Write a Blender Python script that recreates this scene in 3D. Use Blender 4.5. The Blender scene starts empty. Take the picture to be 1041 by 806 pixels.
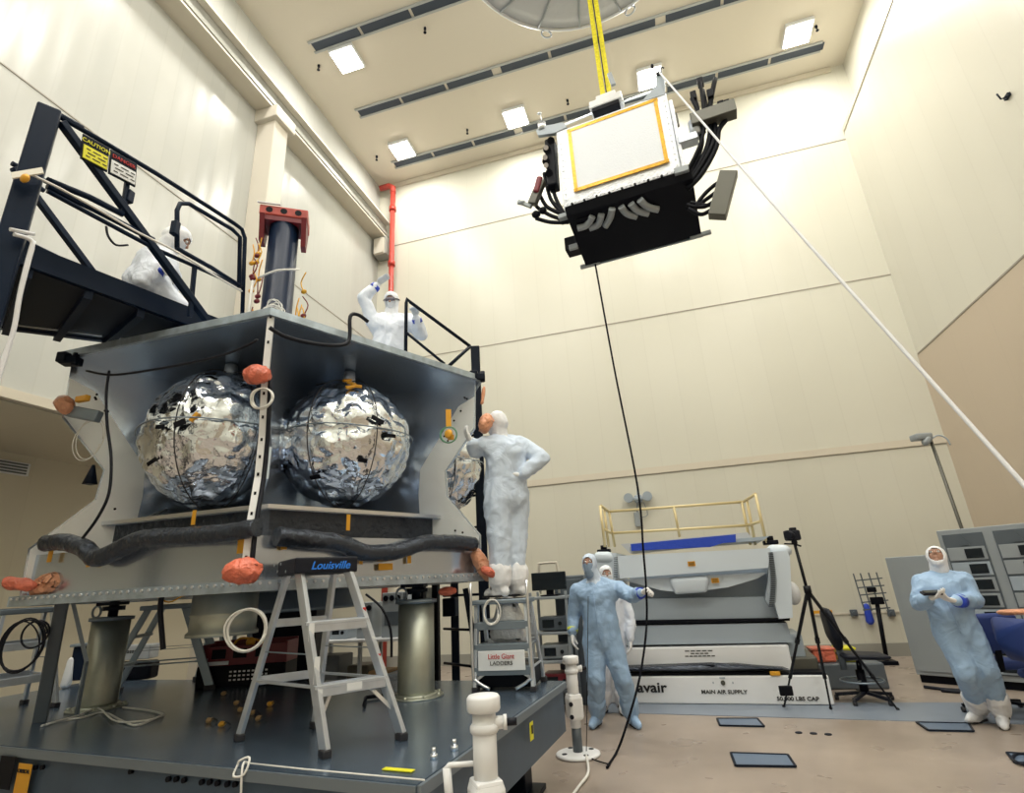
import bpy, bmesh, math, random
from mathutils import Vector, Matrix, noise, Quaternion
LAMP_W = 95  # watts per ceiling fixture
random.seed(7)
sc = bpy.context.scene
COL = sc.collection
V = Vector
R = math.radians
pi = math.pi

# ------------------------------------------------------------------ camera
F, PITCH, ROLL, YAW = 547.26, R(19.2288), R(-3.3779), R(-15.3142)
EYE = V((0, 0, 1.6))
fw = V((math.sin(YAW)*math.cos(PITCH), math.cos(YAW)*math.cos(PITCH), math.sin(PITCH)))
r0 = fw.cross(V((0, 0, 1))).normalized(); u0 = r0.cross(fw)
rt = r0*math.cos(ROLL) + u0*math.sin(ROLL); up = -r0*math.sin(ROLL) + u0*math.cos(ROLL)
cam = bpy.data.objects.new('camera', bpy.data.cameras.new('camera')); COL.objects.link(cam)
cam.data.sensor_width = 36; cam.data.lens = F*36/1041; cam.data.clip_end = 100
cam.matrix_world = Matrix(((rt.x, up.x, -fw.x, EYE.x), (rt.y, up.y, -fw.y, EYE.y), (rt.z, up.z, -fw.z, EYE.z), (0, 0, 0, 1)))
sc.camera = cam
sc.view_settings.view_transform = 'Standard'; sc.view_settings.look = 'None'
sc.view_settings.gamma = 1; sc.view_settings.exposure = 0

def ray(x, y): return rt*(x-520.5) - up*(y-403) + fw*F
def P(px, py, **k):
    """point in the room seen at a survey mark, on a plane of known height / depth / distance"""
    d = ray(px, py)
    if 'z' in k: t = (k['z']-1.6)/d.z
    elif 'y' in k: t = k['y']/d.y
    elif 'x' in k: t = k['x']/d.x
    else: t = k['d']/math.hypot(d.x, d.y)
    return EYE + d*t
def PV(px, py, A, B, off=0.0):
    """point on the upright plane through A and B (moved off towards the eye)"""
    a, b = V((A[0], A[1])), V((B[0], B[1])); t = (b-a).normalized(); n = V((-t.y, t.x))
    if n.dot(-a) < 0: n = -n
    a = a + n*off; d = ray(px, py)
    k = n.dot(a)/(n.x*d.x+n.y*d.y)
    return EYE + d*k

# ------------------------------------------------------------------ materials
def mat(name, col, rough=.5, metal=0.0, bump=None, var=None, emit=None, trans=0, alpha=1, spec=None, coat=0, sheen=0):
    """bump=(scale, strength, kind); var=(scale, amount)"""
    m = bpy.data.materials.new(name); m.use_nodes = True
    nt = m.node_tree; b = nt.nodes['Principled BSDF']
    b.inputs['Base Color'].default_value = (*col, 1); b.inputs['Roughness'].default_value = rough
    b.inputs['Metallic'].default_value = metal
    if spec is not None: b.inputs['Specular IOR Level'].default_value = spec
    if coat: b.inputs['Coat Weight'].default_value = coat
    if trans: b.inputs['Transmission Weight'].default_value = trans
    if alpha < 1: b.inputs['Alpha'].default_value = alpha
    if emit:
        b.inputs['Emission Color'].default_value = (*emit[0], 1); b.inputs['Emission Strength'].default_value = emit[1]
    tc = nt.nodes.new('ShaderNodeTexCoord')
    if var:
        n = nt.nodes.new('ShaderNodeTexNoise'); n.inputs['Scale'].default_value = var[0]; n.inputs['Detail'].default_value = 5
        nt.links.new(tc.outputs['Object'], n.inputs['Vector'])
        mx = nt.nodes.new('ShaderNodeMix'); mx.data_type = 'RGBA'
        a = var[1]
        mx.inputs[6].default_value = (*[max(0, c*(1-a)) for c in col], 1); mx.inputs[7].default_value = (*[min(1, c*(1+a)) for c in col], 1)
        cr = nt.nodes.new('ShaderNodeMapRange'); cr.inputs[1].default_value = .3; cr.inputs[2].default_value = .7
        nt.links.new(n.outputs['Fac'], cr.inputs[0]); nt.links.new(cr.outputs[0], mx.inputs[0])
        nt.links.new(mx.outputs[2], b.inputs['Base Color'])
        if metal < .5:
            pass
    if bump:
        bn = nt.nodes.new('ShaderNodeBump'); bn.inputs['Strength'].default_value = bump[1]; bn.inputs['Distance'].default_value = bump[3] if len(bump) > 3 else .02
        k = bump[2] if len(bump) > 2 else 'noise'
        if k == 'voronoi':
            t = nt.nodes.new('ShaderNodeTexVoronoi'); t.feature = 'F1'; t.inputs['Scale'].default_value = bump[0]
            n2 = nt.nodes.new('ShaderNodeTexNoise'); n2.inputs['Scale'].default_value = bump[0]*.6; n2.inputs['Detail'].default_value = 4
            nt.links.new(tc.outputs['Object'], n2.inputs['Vector'])
            ad = nt.nodes.new('ShaderNodeMix'); ad.data_type = 'RGBA'; ad.inputs[0].default_value = .25
            nt.links.new(tc.outputs['Object'], ad.inputs[6]); nt.links.new(n2.outputs['Color'], ad.inputs[7])
            nt.links.new(ad.outputs[2], t.inputs['Vector']); out = t.outputs['Distance']
        else:
            t = nt.nodes.new('ShaderNodeTexNoise'); t.inputs['Scale'].default_value = bump[0]; t.inputs['Detail'].default_value = 6 if k == 'noise' else 2
            if k == 'fold': t.inputs['Distortion'].default_value = 1.5
            nt.links.new(tc.outputs['Object'], t.inputs['Vector']); out = t.outputs['Fac']
        nt.links.new(out, bn.inputs['Height']); nt.links.new(bn.outputs[0], b.inputs['Normal'])
    return m

M = {}
M['navy_steel'] = mat('navy_steel', (.004, .012, .032), .4, spec=.15)
M['black_steel'] = mat('black_steel', (.004, .008, .018), .45, spec=.15)
M['black_plastic'] = mat('black_plastic', (.008, .010, .018), .5, spec=.25)
M['dark_rubber'] = mat('dark_rubber', (.02, .02, .025), .6)
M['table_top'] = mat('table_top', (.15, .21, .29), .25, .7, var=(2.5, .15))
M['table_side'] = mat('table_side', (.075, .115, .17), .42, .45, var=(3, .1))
M['galv'] = mat('galv', (.42, .44, .38), .42, .8, var=(6, .15))
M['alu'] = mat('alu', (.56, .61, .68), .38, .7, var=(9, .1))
M['alu_dull'] = mat('alu_dull', (.24, .29, .34), .45, .7)
M['alu_bright'] = mat('alu_bright', (.75, .78, .82), .28, .9)
M['foil'] = mat('foil', (.80, .85, .92), .14, 1, bump=(7, .6, 'voronoi', .04))
M['foil_blanket'] = mat('foil_blanket', (.78, .82, .88), .35, .35, bump=(26, .5, 'voronoi', .01), var=(20, .1))
M['mirror_panel'] = mat('mirror_panel', (.56, .64, .76), .19, .86, bump=(3, .08, 'noise', .02))
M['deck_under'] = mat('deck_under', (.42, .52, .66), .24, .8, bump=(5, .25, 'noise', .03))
M['panel_face'] = mat('panel_face', (.80, .84, .87), .32, .35, bump=(3, .06, 'noise', .02))
M['deck_edge'] = mat('deck_edge', (.42, .50, .58), .4, .7, bump=(60, .2, 'voronoi', .005), var=(12, .2))
M['hose'] = mat('hose', (.05, .06, .08), .2, .6, bump=(18, .7, 'noise', .03))
M['amber'] = mat('amber', (.72, .36, .03), .35, .2)
M['orange_bag'] = mat('orange_bag', (.70, .17, .10), .35, bump=(16, .8, 'voronoi', .02), var=(7, .3))
M['salmon_bag'] = mat('salmon_bag', (.72, .34, .2), .35, bump=(14, .8, 'voronoi', .02), var=(7, .25))
M['suit_white'] = mat('suit_white', (.72, .78, .88), .6, bump=(7, .5, 'fold', .03))
M['suit_blue'] = mat('suit_blue', (.30, .45, .66), .55, bump=(7, .5, 'fold', .03))
M['suit_pale'] = mat('suit_pale', (.56, .66, .80), .6, bump=(7, .5, 'fold', .03))
M['blanket_white'] = mat('blanket_white', (.74, .79, .86), .38, bump=(30, .3, 'voronoi', .008))
M['hood_white'] = mat('hood_white', (.8, .83, .88), .65, bump=(12, .4, 'fold', .02))
M['glove'] = mat('glove', (.80, .82, .84), .5)
M['glove_grey'] = mat('glove_grey', (.62, .66, .70), .5)
M['mask_blue'] = mat('mask_blue', (.24, .33, .45), .7)
M['mask_white'] = mat('mask_white', (.72, .76, .82), .7)
M['goggle'] = mat('goggle', (.13, .12, .16), .12, coat=.5)
M['skin'] = mat('skin', (.36, .20, .14), .5, var=(20, .1))
M['band_blue'] = mat('band_blue', (.02, .06, .5), .5)
M['tape_yellowgreen'] = mat('tape_yellowgreen', (.62, .68, .05), .5)
M['strap_yellow'] = mat('strap_yellow', (.74, .66, .01), .6, var=(30, .2))
M['kapton'] = mat('kapton', (.66, .36, .02), .3, .3, var=(25, .25))
M['red_paint'] = mat('red_paint', (.45, .035, .02), .4, var=(8, .2))
M['red_bright'] = mat('red_bright', (.42, .05, .035), .4, var=(10, .2))
M['maroon'] = mat('maroon', (.16, .01, .02), .45)
M['white_paint'] = mat('white_paint', (.78, .80, .82), .4)
M['machine_white'] = mat('machine_white', (.62, .70, .78), .38)
M['machine_grey'] = mat('machine_grey', (.34, .40, .46), .38)
M['cream_paint'] = mat('cream_paint', (.66, .55, .30), .35, .2)
M['wire_white'] = mat('wire_white', (.75, .75, .72), .5)
M['rope_black'] = mat('rope_black', (.005, .006, .010), .8, spec=.1)
M['rope_white'] = mat('rope_white', (.72, .74, .78), .7)
M['blue_tarp'] = mat('blue_tarp', (.01, .05, .42), .45, bump=(20, .5, 'noise', .01))
M['seat_blue'] = mat('seat_blue', (.012, .035, .17), .55)
M['rack_grey'] = mat('rack_grey', (.30, .335, .36), .45, .1)
M['rack_dark'] = mat('rack_dark', (.09, .11, .13), .45)
M['screen'] = mat('screen', (.01, .015, .02), .2)
M['label_white'] = mat('label_white', (.75, .78, .8), .5)
M['label_yellow'] = mat('label_yellow', (.75, .72, .02), .5)
M['label_orange'] = mat('label_orange', (.68, .33, .02), .5)
M['ink_black'] = mat('ink_black', (.01, .01, .012), .5)
M['ink_red'] = mat('ink_red', (.5, .02, .02), .5)
M['ink_blue'] = mat('ink_blue', (.02, .22, .85), .5)
M['ink_white'] = mat('ink_white', (.8, .8, .8), .5)
M['ceiling_panel'] = mat('ceiling_panel', (.68, .63, .53), .6)
M['ceiling_slot'] = mat('ceiling_slot', (.035, .05, .075), .5)
M['slot_frame'] = mat('slot_frame', (.40, .42, .42), .5)
M['beam'] = mat('beam', (.62, .58, .50), .5)
M['beam_grey'] = mat('beam_grey', (.30, .30, .27), .5)
M['plate_blue'] = mat('plate_blue', (.16, .22, .32), .3, .3)
M['floor_strip'] = mat('floor_strip', (.20, .24, .30), .35)
M['cable_green'] = mat('cable_green', (.1, .3, .18), .5)
M['tripod'] = mat('tripod', (.006, .007, .010), .5, spec=.25)
M['olive'] = mat('olive', (.10, .10, .085), .4, .4)
M['lamp'] = mat('lamp', (1, 1, 1), .5, emit=((1.0, .95, .86), 20))
M['dish_grey'] = mat('dish_grey', (.52, .54, .57), .38, .1, bump=(4, .3, 'noise', .05))
M['blackish'] = mat('blackish', (.002, .003, .007), .5, spec=.15)
M['paper'] = mat('paper', (.7, .68, .6), .6)
M['wood'] = mat('wood', (.35, .22, .10), .6)

def panel_wall(name, c1, c2, axis, pitch, rough=.32, seam=(3.75,)):
    """insulated wall panels: fine upright joints every `pitch` metres and level seams"""
    m = bpy.data.materials.new(name); m.use_nodes = True; nt = m.node_tree; N = nt.nodes; L = nt.links
    b = N['Principled BSDF']; b.inputs['Roughness'].default_value = rough
    g = N.new('ShaderNodeNewGeometry'); sp = N.new('ShaderNodeSeparateXYZ'); L.new(g.outputs['Position'], sp.inputs[0])
    ax = sp.outputs[axis]
    def math_(op, a, bb=None, c=None):
        n = N.new('ShaderNodeMath'); n.operation = op
        for i, v in enumerate((a, bb, c)):
            if v is None: continue
            if isinstance(v, (int, float)): n.inputs[i].default_value = v
            else: L.new(v, n.inputs[i])
        return n.outputs[0]
    f = math_('FRACT', math_('DIVIDE', ax, pitch))
    d = math_('MULTIPLY', math_('MINIMUM', f, math_('SUBTRACT', 1, f)), pitch)
    joint = math_('LESS_THAN', d, .010)
    cell = math_('FLOOR', math_('DIVIDE', ax, pitch))
    wn = N.new('ShaderNodeTexWhiteNoise'); wn.noise_dimensions = '1D'; L.new(cell, wn.inputs['W'])
    nz = N.new('ShaderNodeTexNoise'); nz.inputs['Scale'].default_value = .5; nz.inputs['Detail'].default_value = 4
    L.new(g.outputs['Position'], nz.inputs['Vector'])
    fac = math_('ADD', math_('MULTIPLY', wn.outputs['Value'], .45), math_('MULTIPLY', nz.outputs['Fac'], .55))
    mx = N.new('ShaderNodeMix'); mx.data_type = 'RGBA'; L.new(fac, mx.inputs[0])
    mx.inputs[6].default_value = (*c1, 1); mx.inputs[7].default_value = (*c2, 1)
    col = mx.outputs[2]
    mj = N.new('ShaderNodeMix'); mj.data_type = 'RGBA'; L.new(math_('MULTIPLY', joint, .06), mj.inputs[0]); L.new(col, mj.inputs[6]); mj.inputs[7].default_value = (.25, .22, .17, 1)
    L.new(mj.outputs[2], b.inputs['Base Color'])
    # slight bowing of each sheet
    bow = math_('ADD', math_('MULTIPLY', math_('SINE', math_('MULTIPLY', f, 6.2832)), .004), math_('MULTIPLY', nz.outputs['Fac'], .03))
    bn = N.new('ShaderNodeBump'); bn.inputs['Strength'].default_value = .35; bn.inputs['Distance'].default_value = 1
    L.new(bow, bn.inputs['Height']); L.new(bn.outputs[0], b.inputs['Normal'])
    return m
M['wall_back'] = panel_wall('wall_back', (.61, .60, .515), (.64, .63, .545), 0, .62)
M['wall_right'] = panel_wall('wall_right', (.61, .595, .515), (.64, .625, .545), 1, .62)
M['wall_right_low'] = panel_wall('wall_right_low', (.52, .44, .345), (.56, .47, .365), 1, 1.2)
M['wall_left'] = panel_wall('wall_left', (.47, .48, .455), (.53, .535, .50), 1, .33, .25)
M['wall_left_low'] = panel_wall('wall_left_low', (.60, .56, .45), (.64, .60, .48), 1, 1.2)

def floor_mat():
    m = bpy.data.materials.new('floor_epoxy'); m.use_nodes = True; nt = m.node_tree; N = nt.nodes; L = nt.links
    b = N['Principled BSDF']; b.inputs['Roughness'].default_value = .3
    g = N.new('ShaderNodeNewGeometry')
    n = N.new('ShaderNodeTexNoise'); n.inputs['Scale'].default_value = .9; n.inputs['Detail'].default_value = 7; L.new(g.outputs['Position'], n.inputs['Vector'])
    cr = N.new('ShaderNodeValToRGB'); cr.color_ramp.elements[0].position = .3; cr.color_ramp.elements[0].color = (.26, .215, .18, 1)
    cr.color_ramp.elements[1].position = .7; cr.color_ramp.elements[1].color = (.38, .32, .27, 1)
    L.new(n.outputs['Fac'], cr.inputs[0]); L.new(cr.outputs[0], b.inputs['Base Color'])
    n2 = N.new('ShaderNodeTexNoise'); n2.inputs['Scale'].default_value = 3; L.new(g.outputs['Position'], n2.inputs['Vector'])
    mr = N.new('ShaderNodeMapRange'); mr.inputs[3].default_value = .2; mr.inputs[4].default_value = .42; L.new(n2.outputs['Fac'], mr.inputs[0]); L.new(mr.outputs[0], b.inputs['Roughness'])
    return m
M['floor'] = floor_mat()

# ------------------------------------------------------------------ mesh helpers
MW = {}   # object -> world matrix (python side)
class MB:
    def __init__(s): s.bm = bmesh.new(); s.mats = []; s.cur = 0; s.smooth = False
    def m(s, name):
        if name not in s.mats: s.mats.append(name)
        s.cur = s.mats.index(name); return s
    def _tag(s, faces, smooth=None):
        for f in faces:
            f.material_index = s.cur; f.smooth = s.smooth if smooth is None else smooth
    def box(s, c, size, rot=None, bev=0.0):
        """centre, full size, rot = Matrix3 / z angle"""
        c = V(c); M3 = Matrix.Identity(3) if rot is None else (Matrix.Rotation(rot, 3, 'Z') if isinstance(rot, (int, float)) else rot)
        g = bmesh.ops.create_cube(s.bm, size=1)
        vs = g['verts']
        for v in vs: v.co = V((v.co.x*size[0], v.co.y*size[1], v.co.z*size[2]))
        fs = list({f for v in vs for f in v.link_faces})
        if bev > 0:
            es = list({e for v in vs for e in v.link_edges})
            r = bmesh.ops.bevel(s.bm, geom=es, offset=min(bev, min(size)*.45), segments=2, profile=.5, affect='EDGES')
            vs = list({v for f in r['faces'] for v in f.verts}); fs = None
            # collect whole island
            seen = set(vs); st = list(vs)
            while st:
                a = st.pop()
                for e in a.link_edges:
                    o = e.other_vert(a)
                    if o not in seen: seen.add(o); st.append(o)
            vs = list(seen); fs = list({f for v in vs for f in v.link_faces})
        for v in vs: v.co = M3 @ v.co + c
        s._tag(fs); return s
    def bar(s, a, b, w, h=None, upv=(0, 0, 1), ext=0, bev=0):
        a, b = V(a), V(b); d = b-a; L = d.length
        if L < 1e-6: return s
        z = d/L; x = V(upv).cross(z)
        if x.length < 1e-3: x = V((1, 0, 0)).cross(z)
        x.normalize(); y = z.cross(x)
        rot = Matrix((x, y, z)).transposed()
        return s.box((a+b)/2, (w, h or w, L+2*ext), rot, bev)
    def cyl(s, a, b, r0, r1=None, seg=20, caps=True):
        a, b = V(a), V(b); r1 = r0 if r1 is None else r1
        z = (b-a).normalized(); x = z.orthogonal().normalized(); y = z.cross(x)
        A, B = [], []
        for i in range(seg):
            t = 2*pi*i/seg; o = x*math.cos(t)+y*math.sin(t)
            A.append(s.bm.verts.new(a+o*r0)); B.append(s.bm.verts.new(b+o*r1))
        for i in range(seg):
            j = (i+1) % seg
            f = s.bm.faces.new((A[i], A[j], B[j], B[i])); s._tag([f], True)
        if caps:
            f = s.bm.faces.new(A[::-1]); s._tag([f], False); f = s.bm.faces.new(B); s._tag([f], False)
        return s
    def tube(s, pts, r, seg=8, closed=False, spline=0, caps=True):
        pts = [V(p) for p in pts]
        if spline and len(pts) > 2:
            q = []; n = len(pts)
            rng = range(n) if closed else range(n-1)
            for i in rng:
                p0 = pts[(i-1) % n] if closed or i > 0 else pts[i]
                p1 = pts[i]; p2 = pts[(i+1) % n]
                p3 = pts[(i+2) % n] if closed or i+2 < n else p2
                for k in range(spline):
                    t = k/spline
                    q.append(.5*((2*p1)+(-p0+p2)*t+(2*p0-5*p1+4*p2-p3)*t*t+(-p0+3*p1-3*p2+p3)*t**3))
            if not closed: q.append(pts[-1])
            pts = q
        n = len(pts); rings = []; x = None
        for i, p in enumerate(pts):
            a = pts[(i-1) % n] if closed or i > 0 else p
            b = pts[(i+1) % n] if closed or i < n-1 else p
            t = (b-a)
            if t.length < 1e-9: t = V((0, 0, 1))
            t.normalize()
            if x is None: x = t.orthogonal().normalized()
            x = (x - t*x.dot(t))
            if x.length < 1e-6: x = t.orthogonal()
            x.normalize(); y = t.cross(x)
            rr = r[min(i*len(r)//n, len(r)-1)] if isinstance(r, (list, tuple)) else (r(i/(n-1)) if callable(r) else r)
            rings.append([s.bm.verts.new(p + (x*math.cos(2*pi*k/seg)+y*math.sin(2*pi*k/seg))*rr) for k in range(seg)])
        m = n if closed else n-1
        for i in range(m):
            A, B = rings[i], rings[(i+1) % n]
            for k in range(seg):
                j = (k+1) % seg
                s._tag([s.bm.faces.new((A[k], A[j], B[j], B[k]))], True)
        if not closed and caps:
            s._tag([s.bm.faces.new(rings[0][::-1]), s.bm.faces.new(rings[-1])], False)
        return s
    def ball(s, c, r, seg=20, rings=12, rot=None):
        c = V(c); rr = (r, r, r) if isinstance(r, (int, float)) else r
        M4 = Matrix.Translation(c) @ ((rot or Matrix.Identity(3)).to_4x4()) @ Matrix.Diagonal((*rr, 1))
        g = bmesh.ops.create_uvsphere(s.bm, u_segments=seg, v_segments=rings, radius=1, matrix=M4)
        s._tag({f for v in g['verts'] for f in v.link_faces}, True); return s
    def prism(s, poly, z0, z1, frame=None):
        """polygon (x,y) extruded z0..z1, optional 4x4 frame"""
        fr = frame or Matrix.Identity(4)
        A = [s.bm.verts.new(fr @ V((x, y, z0))) for x, y in poly]; B = [s.bm.verts.new(fr @ V((x, y, z1))) for x, y in poly]
        n = len(poly); fs = [s.bm.faces.new(A[::-1]), s.bm.faces.new(B)]
        for i in range(n): fs.append(s.bm.faces.new((A[i], A[(i+1) % n], B[(i+1) % n], B[i])))
        s._tag(fs, False); return s
    def lathe(s, prof, c=(0, 0, 0), seg=28, axis=None):
        """prof: (r,z) list; axis frame optional"""
        fr = axis or Matrix.Translation(V(c)); rings = []
        for r_, z in prof:
            r_ = max(r_, 1e-4)
            rings.append([s.bm.verts.new(fr @ V((r_*math.cos(2*pi*k/seg), r_*math.sin(2*pi*k/seg), z))) for k in range(seg)])
        for A, B in zip(rings, rings[1:]):
            for k in range(seg):
                j = (k+1) % seg; s._tag([s.bm.faces.new((A[k], A[j], B[j], B[k]))], True)
        s._tag([s.bm.faces.new(rings[0][::-1]), s.bm.faces.new(rings[-1])], False)
        return s
    def hull(s, balls):
        """convex hull of balls [(centre, radius or (rx,ry,rz))]"""
        t = bmesh.new()
        for c, r in balls:
            rr = (r, r, r) if isinstance(r, (int, float)) else r
            bmesh.ops.create_icosphere(t, subdivisions=2, radius=1, matrix=Matrix.Translation(V(c)) @ Matrix.Diagonal((*rr, 1)))
        o = bmesh.ops.convex_hull(t, input=t.verts[:])
        bmesh.ops.delete(t, geom=[g for g in o['geom_interior'] if isinstance(g, bmesh.types.BMVert)], context='VERTS')
        me = bpy.data.meshes.new('tmp'); t.to_mesh(me); t.free()
        n0 = len(s.bm.faces); s.bm.from_mesh(me); bpy.data.meshes.remove(me)
        s.bm.faces.ensure_lookup_table()
        s._tag(s.bm.faces[n0:], True); return s
    def quad(s, *ps):
        f = s.bm.faces.new([s.bm.verts.new(V(p)) for p in ps]); s._tag([f], False); return s
    def displace(s, fn):
        s.bm.normal_update()
        ds = [(v, fn(v.co, v.normal)) for v in s.bm.verts]
        for v, d in ds: v.co += d
        return s
    def build(s, name, material, parent=None, remesh=0, smooth=0, post=None):
        bm = s.bm
        if parent is None:
            if s.bm.verts:
                xs = [v.co for v in bm.verts]
                o = V(((min(p.x for p in xs)+max(p.x for p in xs))/2, (min(p.y for p in xs)+max(p.y for p in xs))/2, min(p.z for p in xs)))
            else: o = V((0, 0, 0))
            W = Matrix.Translation(o)
        else: W = MW[parent]
        if remesh:
            me = bpy.data.meshes.new('tmp'); bm.to_mesh(me)
            t = bpy.data.objects.new('tmp', me); COL.objects.link(t)
            md = t.modifiers.new('r', 'REMESH'); md.mode = 'VOXEL'; md.voxel_size = remesh; md.use_smooth_shade = True
            if smooth:
                sm = t.modifiers.new('s', 'SMOOTH'); sm.iterations = smooth; sm.factor = .5
            dg = bpy.context.evaluated_depsgraph_get()
            e = t.evaluated_get(dg); me2 = bpy.data.meshes.new_from_object(e)
            bm.free(); bm = bmesh.new(); bm.from_mesh(me2); s.bm = bm
            bpy.data.objects.remove(t); bpy.data.meshes.remove(me); bpy.data.meshes.remove(me2)
            for f in bm.faces: f.smooth = True
        if post: post(s)
        bm = s.bm; bm.normal_update()
        if not remesh: bmesh.ops.recalc_face_normals(bm, faces=bm.faces[:])
        bm.transform(W.inverted())
        me = bpy.data.meshes.new(name); bm.to_mesh(me); bm.free()
        if s.mats:
            for k in s.mats: me.materials.append(M[k])
        else: me.materials.append(M[material] if isinstance(material, str) else material)
        o = bpy.data.objects.new(name, me); COL.objects.link(o)
        if parent is None: o.location = W.translation
        else: o.parent = parent
        MW[o] = W
        return o
def tag(o, label=None, cat=None, group=None, kind=None):
    if label: o['label'] = label
    if cat: o['category'] = cat
    if group: o['group'] = group
    if kind: o['kind'] = kind
    return o
def thing(name, label, cat, loc, rz=0, group=None):
    o = bpy.data.objects.new(name, None); COL.objects.link(o); o.empty_display_size = .1
    o.location = V(loc); o.rotation_euler = (0, 0, rz)
    MW[o] = Matrix.Translation(V(loc)) @ Matrix.Rotation(rz, 4, 'Z')
    return tag(o, label, cat, group)
def copy_tree(o, parent=None):
    c = o.copy(); COL.objects.link(c)
    if parent is not None: c.parent = parent
    for ch in [x for x in bpy.data.objects if x.parent == o]: copy_tree(ch, c)
    return c
def text(name, body, size, loc, xdir, ydir, material, parent, extr=.002, align='CENTER', shear=0, wx=1, bold=0):
    cu = bpy.data.curves.new('t', 'FONT'); cu.body = body; cu.size = size; cu.extrude = extr; cu.align_x = align; cu.align_y = 'CENTER'; cu.shear = shear; cu.offset = bold
    t = bpy.data.objects.new('t', cu); COL.objects.link(t)
    me = bpy.data.meshes.new_from_object(t.evaluated_get(bpy.context.evaluated_depsgraph_get()))
    bpy.data.objects.remove(t); bpy.data.curves.remove(cu)
    x = V(xdir).normalized(); z = x.cross(V(ydir)).normalized(); y = z.cross(x)
    W = Matrix(((x.x*wx, y.x, z.x, loc[0]), (x.y*wx, y.y, z.y, loc[1]), (x.z*wx, y.z, z.z, loc[2]), (0, 0, 0, 1)))
    b = MB(); b.bm.from_mesh(me); b.bm.transform(W); bpy.data.meshes.remove(me)
    for f in b.bm.faces: f.material_index = 0
    return b.build(name, material, parent)
def struct(name, b, m): return tag(b.build(name, m), kind='structure')
def crumple(mb, amp, scale, seed=0):
    o = V((seed*7.3, seed*3.1, seed))
    return mb.displace(lambda p, n: n*amp*(noise.ridged_multi_fractal(p*scale+o, 1, 2, 3, 1, 2)-1.2) + noise.noise_vector(p*scale*.7+o)*amp*.6)
# ================================================================== THE HALL
XL, XR, YB, YF, ZC = -7.2, 5.35, 12.19, -5.5, 13.5
b = MB(); b.box((-1.9, 3.3, -.1), (17, 18.2, .2)); struct('floor', b, 'floor')
b = MB(); b.box((-.7, 3.3, ZC+.1), (13.4, 18.2, .2)); struct('ceiling', b, 'ceiling_panel')
b = MB(); b.box((-1.9, YB+.1, 6.75), (16.5, .2, 13.5)); struct('wall_back', b, 'wall_back')
b = MB(); b.box((-1.9, YF-.1, 6.75), (16.5, .2, 13.5)); struct('wall_front', b, 'wall_back')
b = MB(); b.m('wall_left').box((XL-.15, 3.3, 8.75), (.3, 18, 9.5))
struct('wall_left', b, 'wall_left')
b = MB(); b.box((-9.7, 3.3, 2.0), (.2, 18, 4.2)); struct('wall_left_recess', b, 'wall_left_low')
b = MB(); b.box((-8.48, 3.3, 4.05), (2.46, 18, .2)); struct('ceiling_recess', b, 'wall_left_low')
# right wall: main face up to a ledge at 11.45 m, then set back
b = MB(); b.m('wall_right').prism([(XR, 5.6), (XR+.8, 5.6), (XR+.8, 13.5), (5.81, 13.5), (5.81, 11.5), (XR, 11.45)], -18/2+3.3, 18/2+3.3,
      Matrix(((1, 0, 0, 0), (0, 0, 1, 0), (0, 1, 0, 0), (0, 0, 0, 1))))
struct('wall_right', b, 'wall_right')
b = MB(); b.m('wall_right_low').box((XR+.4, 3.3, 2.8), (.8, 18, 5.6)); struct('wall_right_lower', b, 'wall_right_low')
# level seams and ledges
def trim(n, c, s, m): b_ = MB(); b_.box(c, s); struct(n, b_, m)
M['seam'] = mat('seam', (.33, .30, .25), .6)
M['trim_cream'] = mat('trim_cream', (.62, .57, .47), .5)
trim('trim_1', (-.9, YB-.004, 7.5), (12.5, .012, .022), 'seam')
trim('trim_2', (-.9, YB-.004, 11.25), (12.5, .012, .022), 'seam')
trim('trim_3', (-.9, YB-.012, 3.80), (12.5, .024, .14), 'trim_cream')
trim('trim_4', (-.9, YB-.006, 3.72), (12.5, .014, .014), 'seam')
trim('trim_5', (XR-.004, 3.3, 5.6), (.012, 17.7, .03), 'seam')
trim('trim_6', (XL+.004, 3.3, 8.1), (.012, 17.7, .018), 'seam')
trim('trim_7', (XL+.02, 3.3, 4.02), (.08, 17.7, .12), 'trim_cream')
trim('trim_8', (XR+.04, 3.3, 11.50), (.12, 17.7, .12), 'trim_cream')
trim('trim_9', (-3.0, YB-.02, 13.42), (17, .06, .14), 'trim_cream')
trim('baseboard_back', (-2.1, YB-.015, .11), (14.9, .03, .22), 'beam_grey')
# column carrying the crane runway
b = MB(); b.m('beam').box((-6.98, 7.35, 5.7), (.46, .4, 11.4), bev=.02)
b.m('beam').box((-6.95, 7.35, 11.25), (.6, .6, .3), bev=.02)
tag(b.build('building_column', 'beam'), 'cream steel building column against left wall under the crane beam', 'column')
t = thing('crane_runway', 'long cream crane runway beam high along the left wall, web toned grey for shade', 'crane beam', (-6.95, 3.3, 11.3))
b = MB(); b.box((-7.0, 3.3, 11.42), (.40, 17.6, .05)); b.build('bottom_flange', 'trim_cream', t)  # paler colour puts the bounce light from below into the flange
b = MB(); b.box((-6.93, 3.3, 11.70), (.05, 17.6, .5)); b.box((-6.86, 3.3, 11.56), (.10, 17.6, .10)); b.build('beam_web', 'beam_grey', t)  # grey stands in for the shade on the beam's upright face
b = MB(); b.box((-6.93, 3.3, 11.97), (.34, 17.6, .05)); b.build('top_flange', 'beam', t)
b = MB(); b.box((-6.85, 3.3, 12.04), (.06, 17.6, .08)); b.build('rail', 'black_steel', t)
t2 = thing('wall_bracket', 'grey bracket holding the crane beam end at the back corner', 'bracket', (-6.95, 12.0, 10.9))
b = MB(); b.box((-6.95, 12.0, 11.1), (.4, .34, .6), bev=.02); b.build('plate', 'beam_grey', t2)
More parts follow.
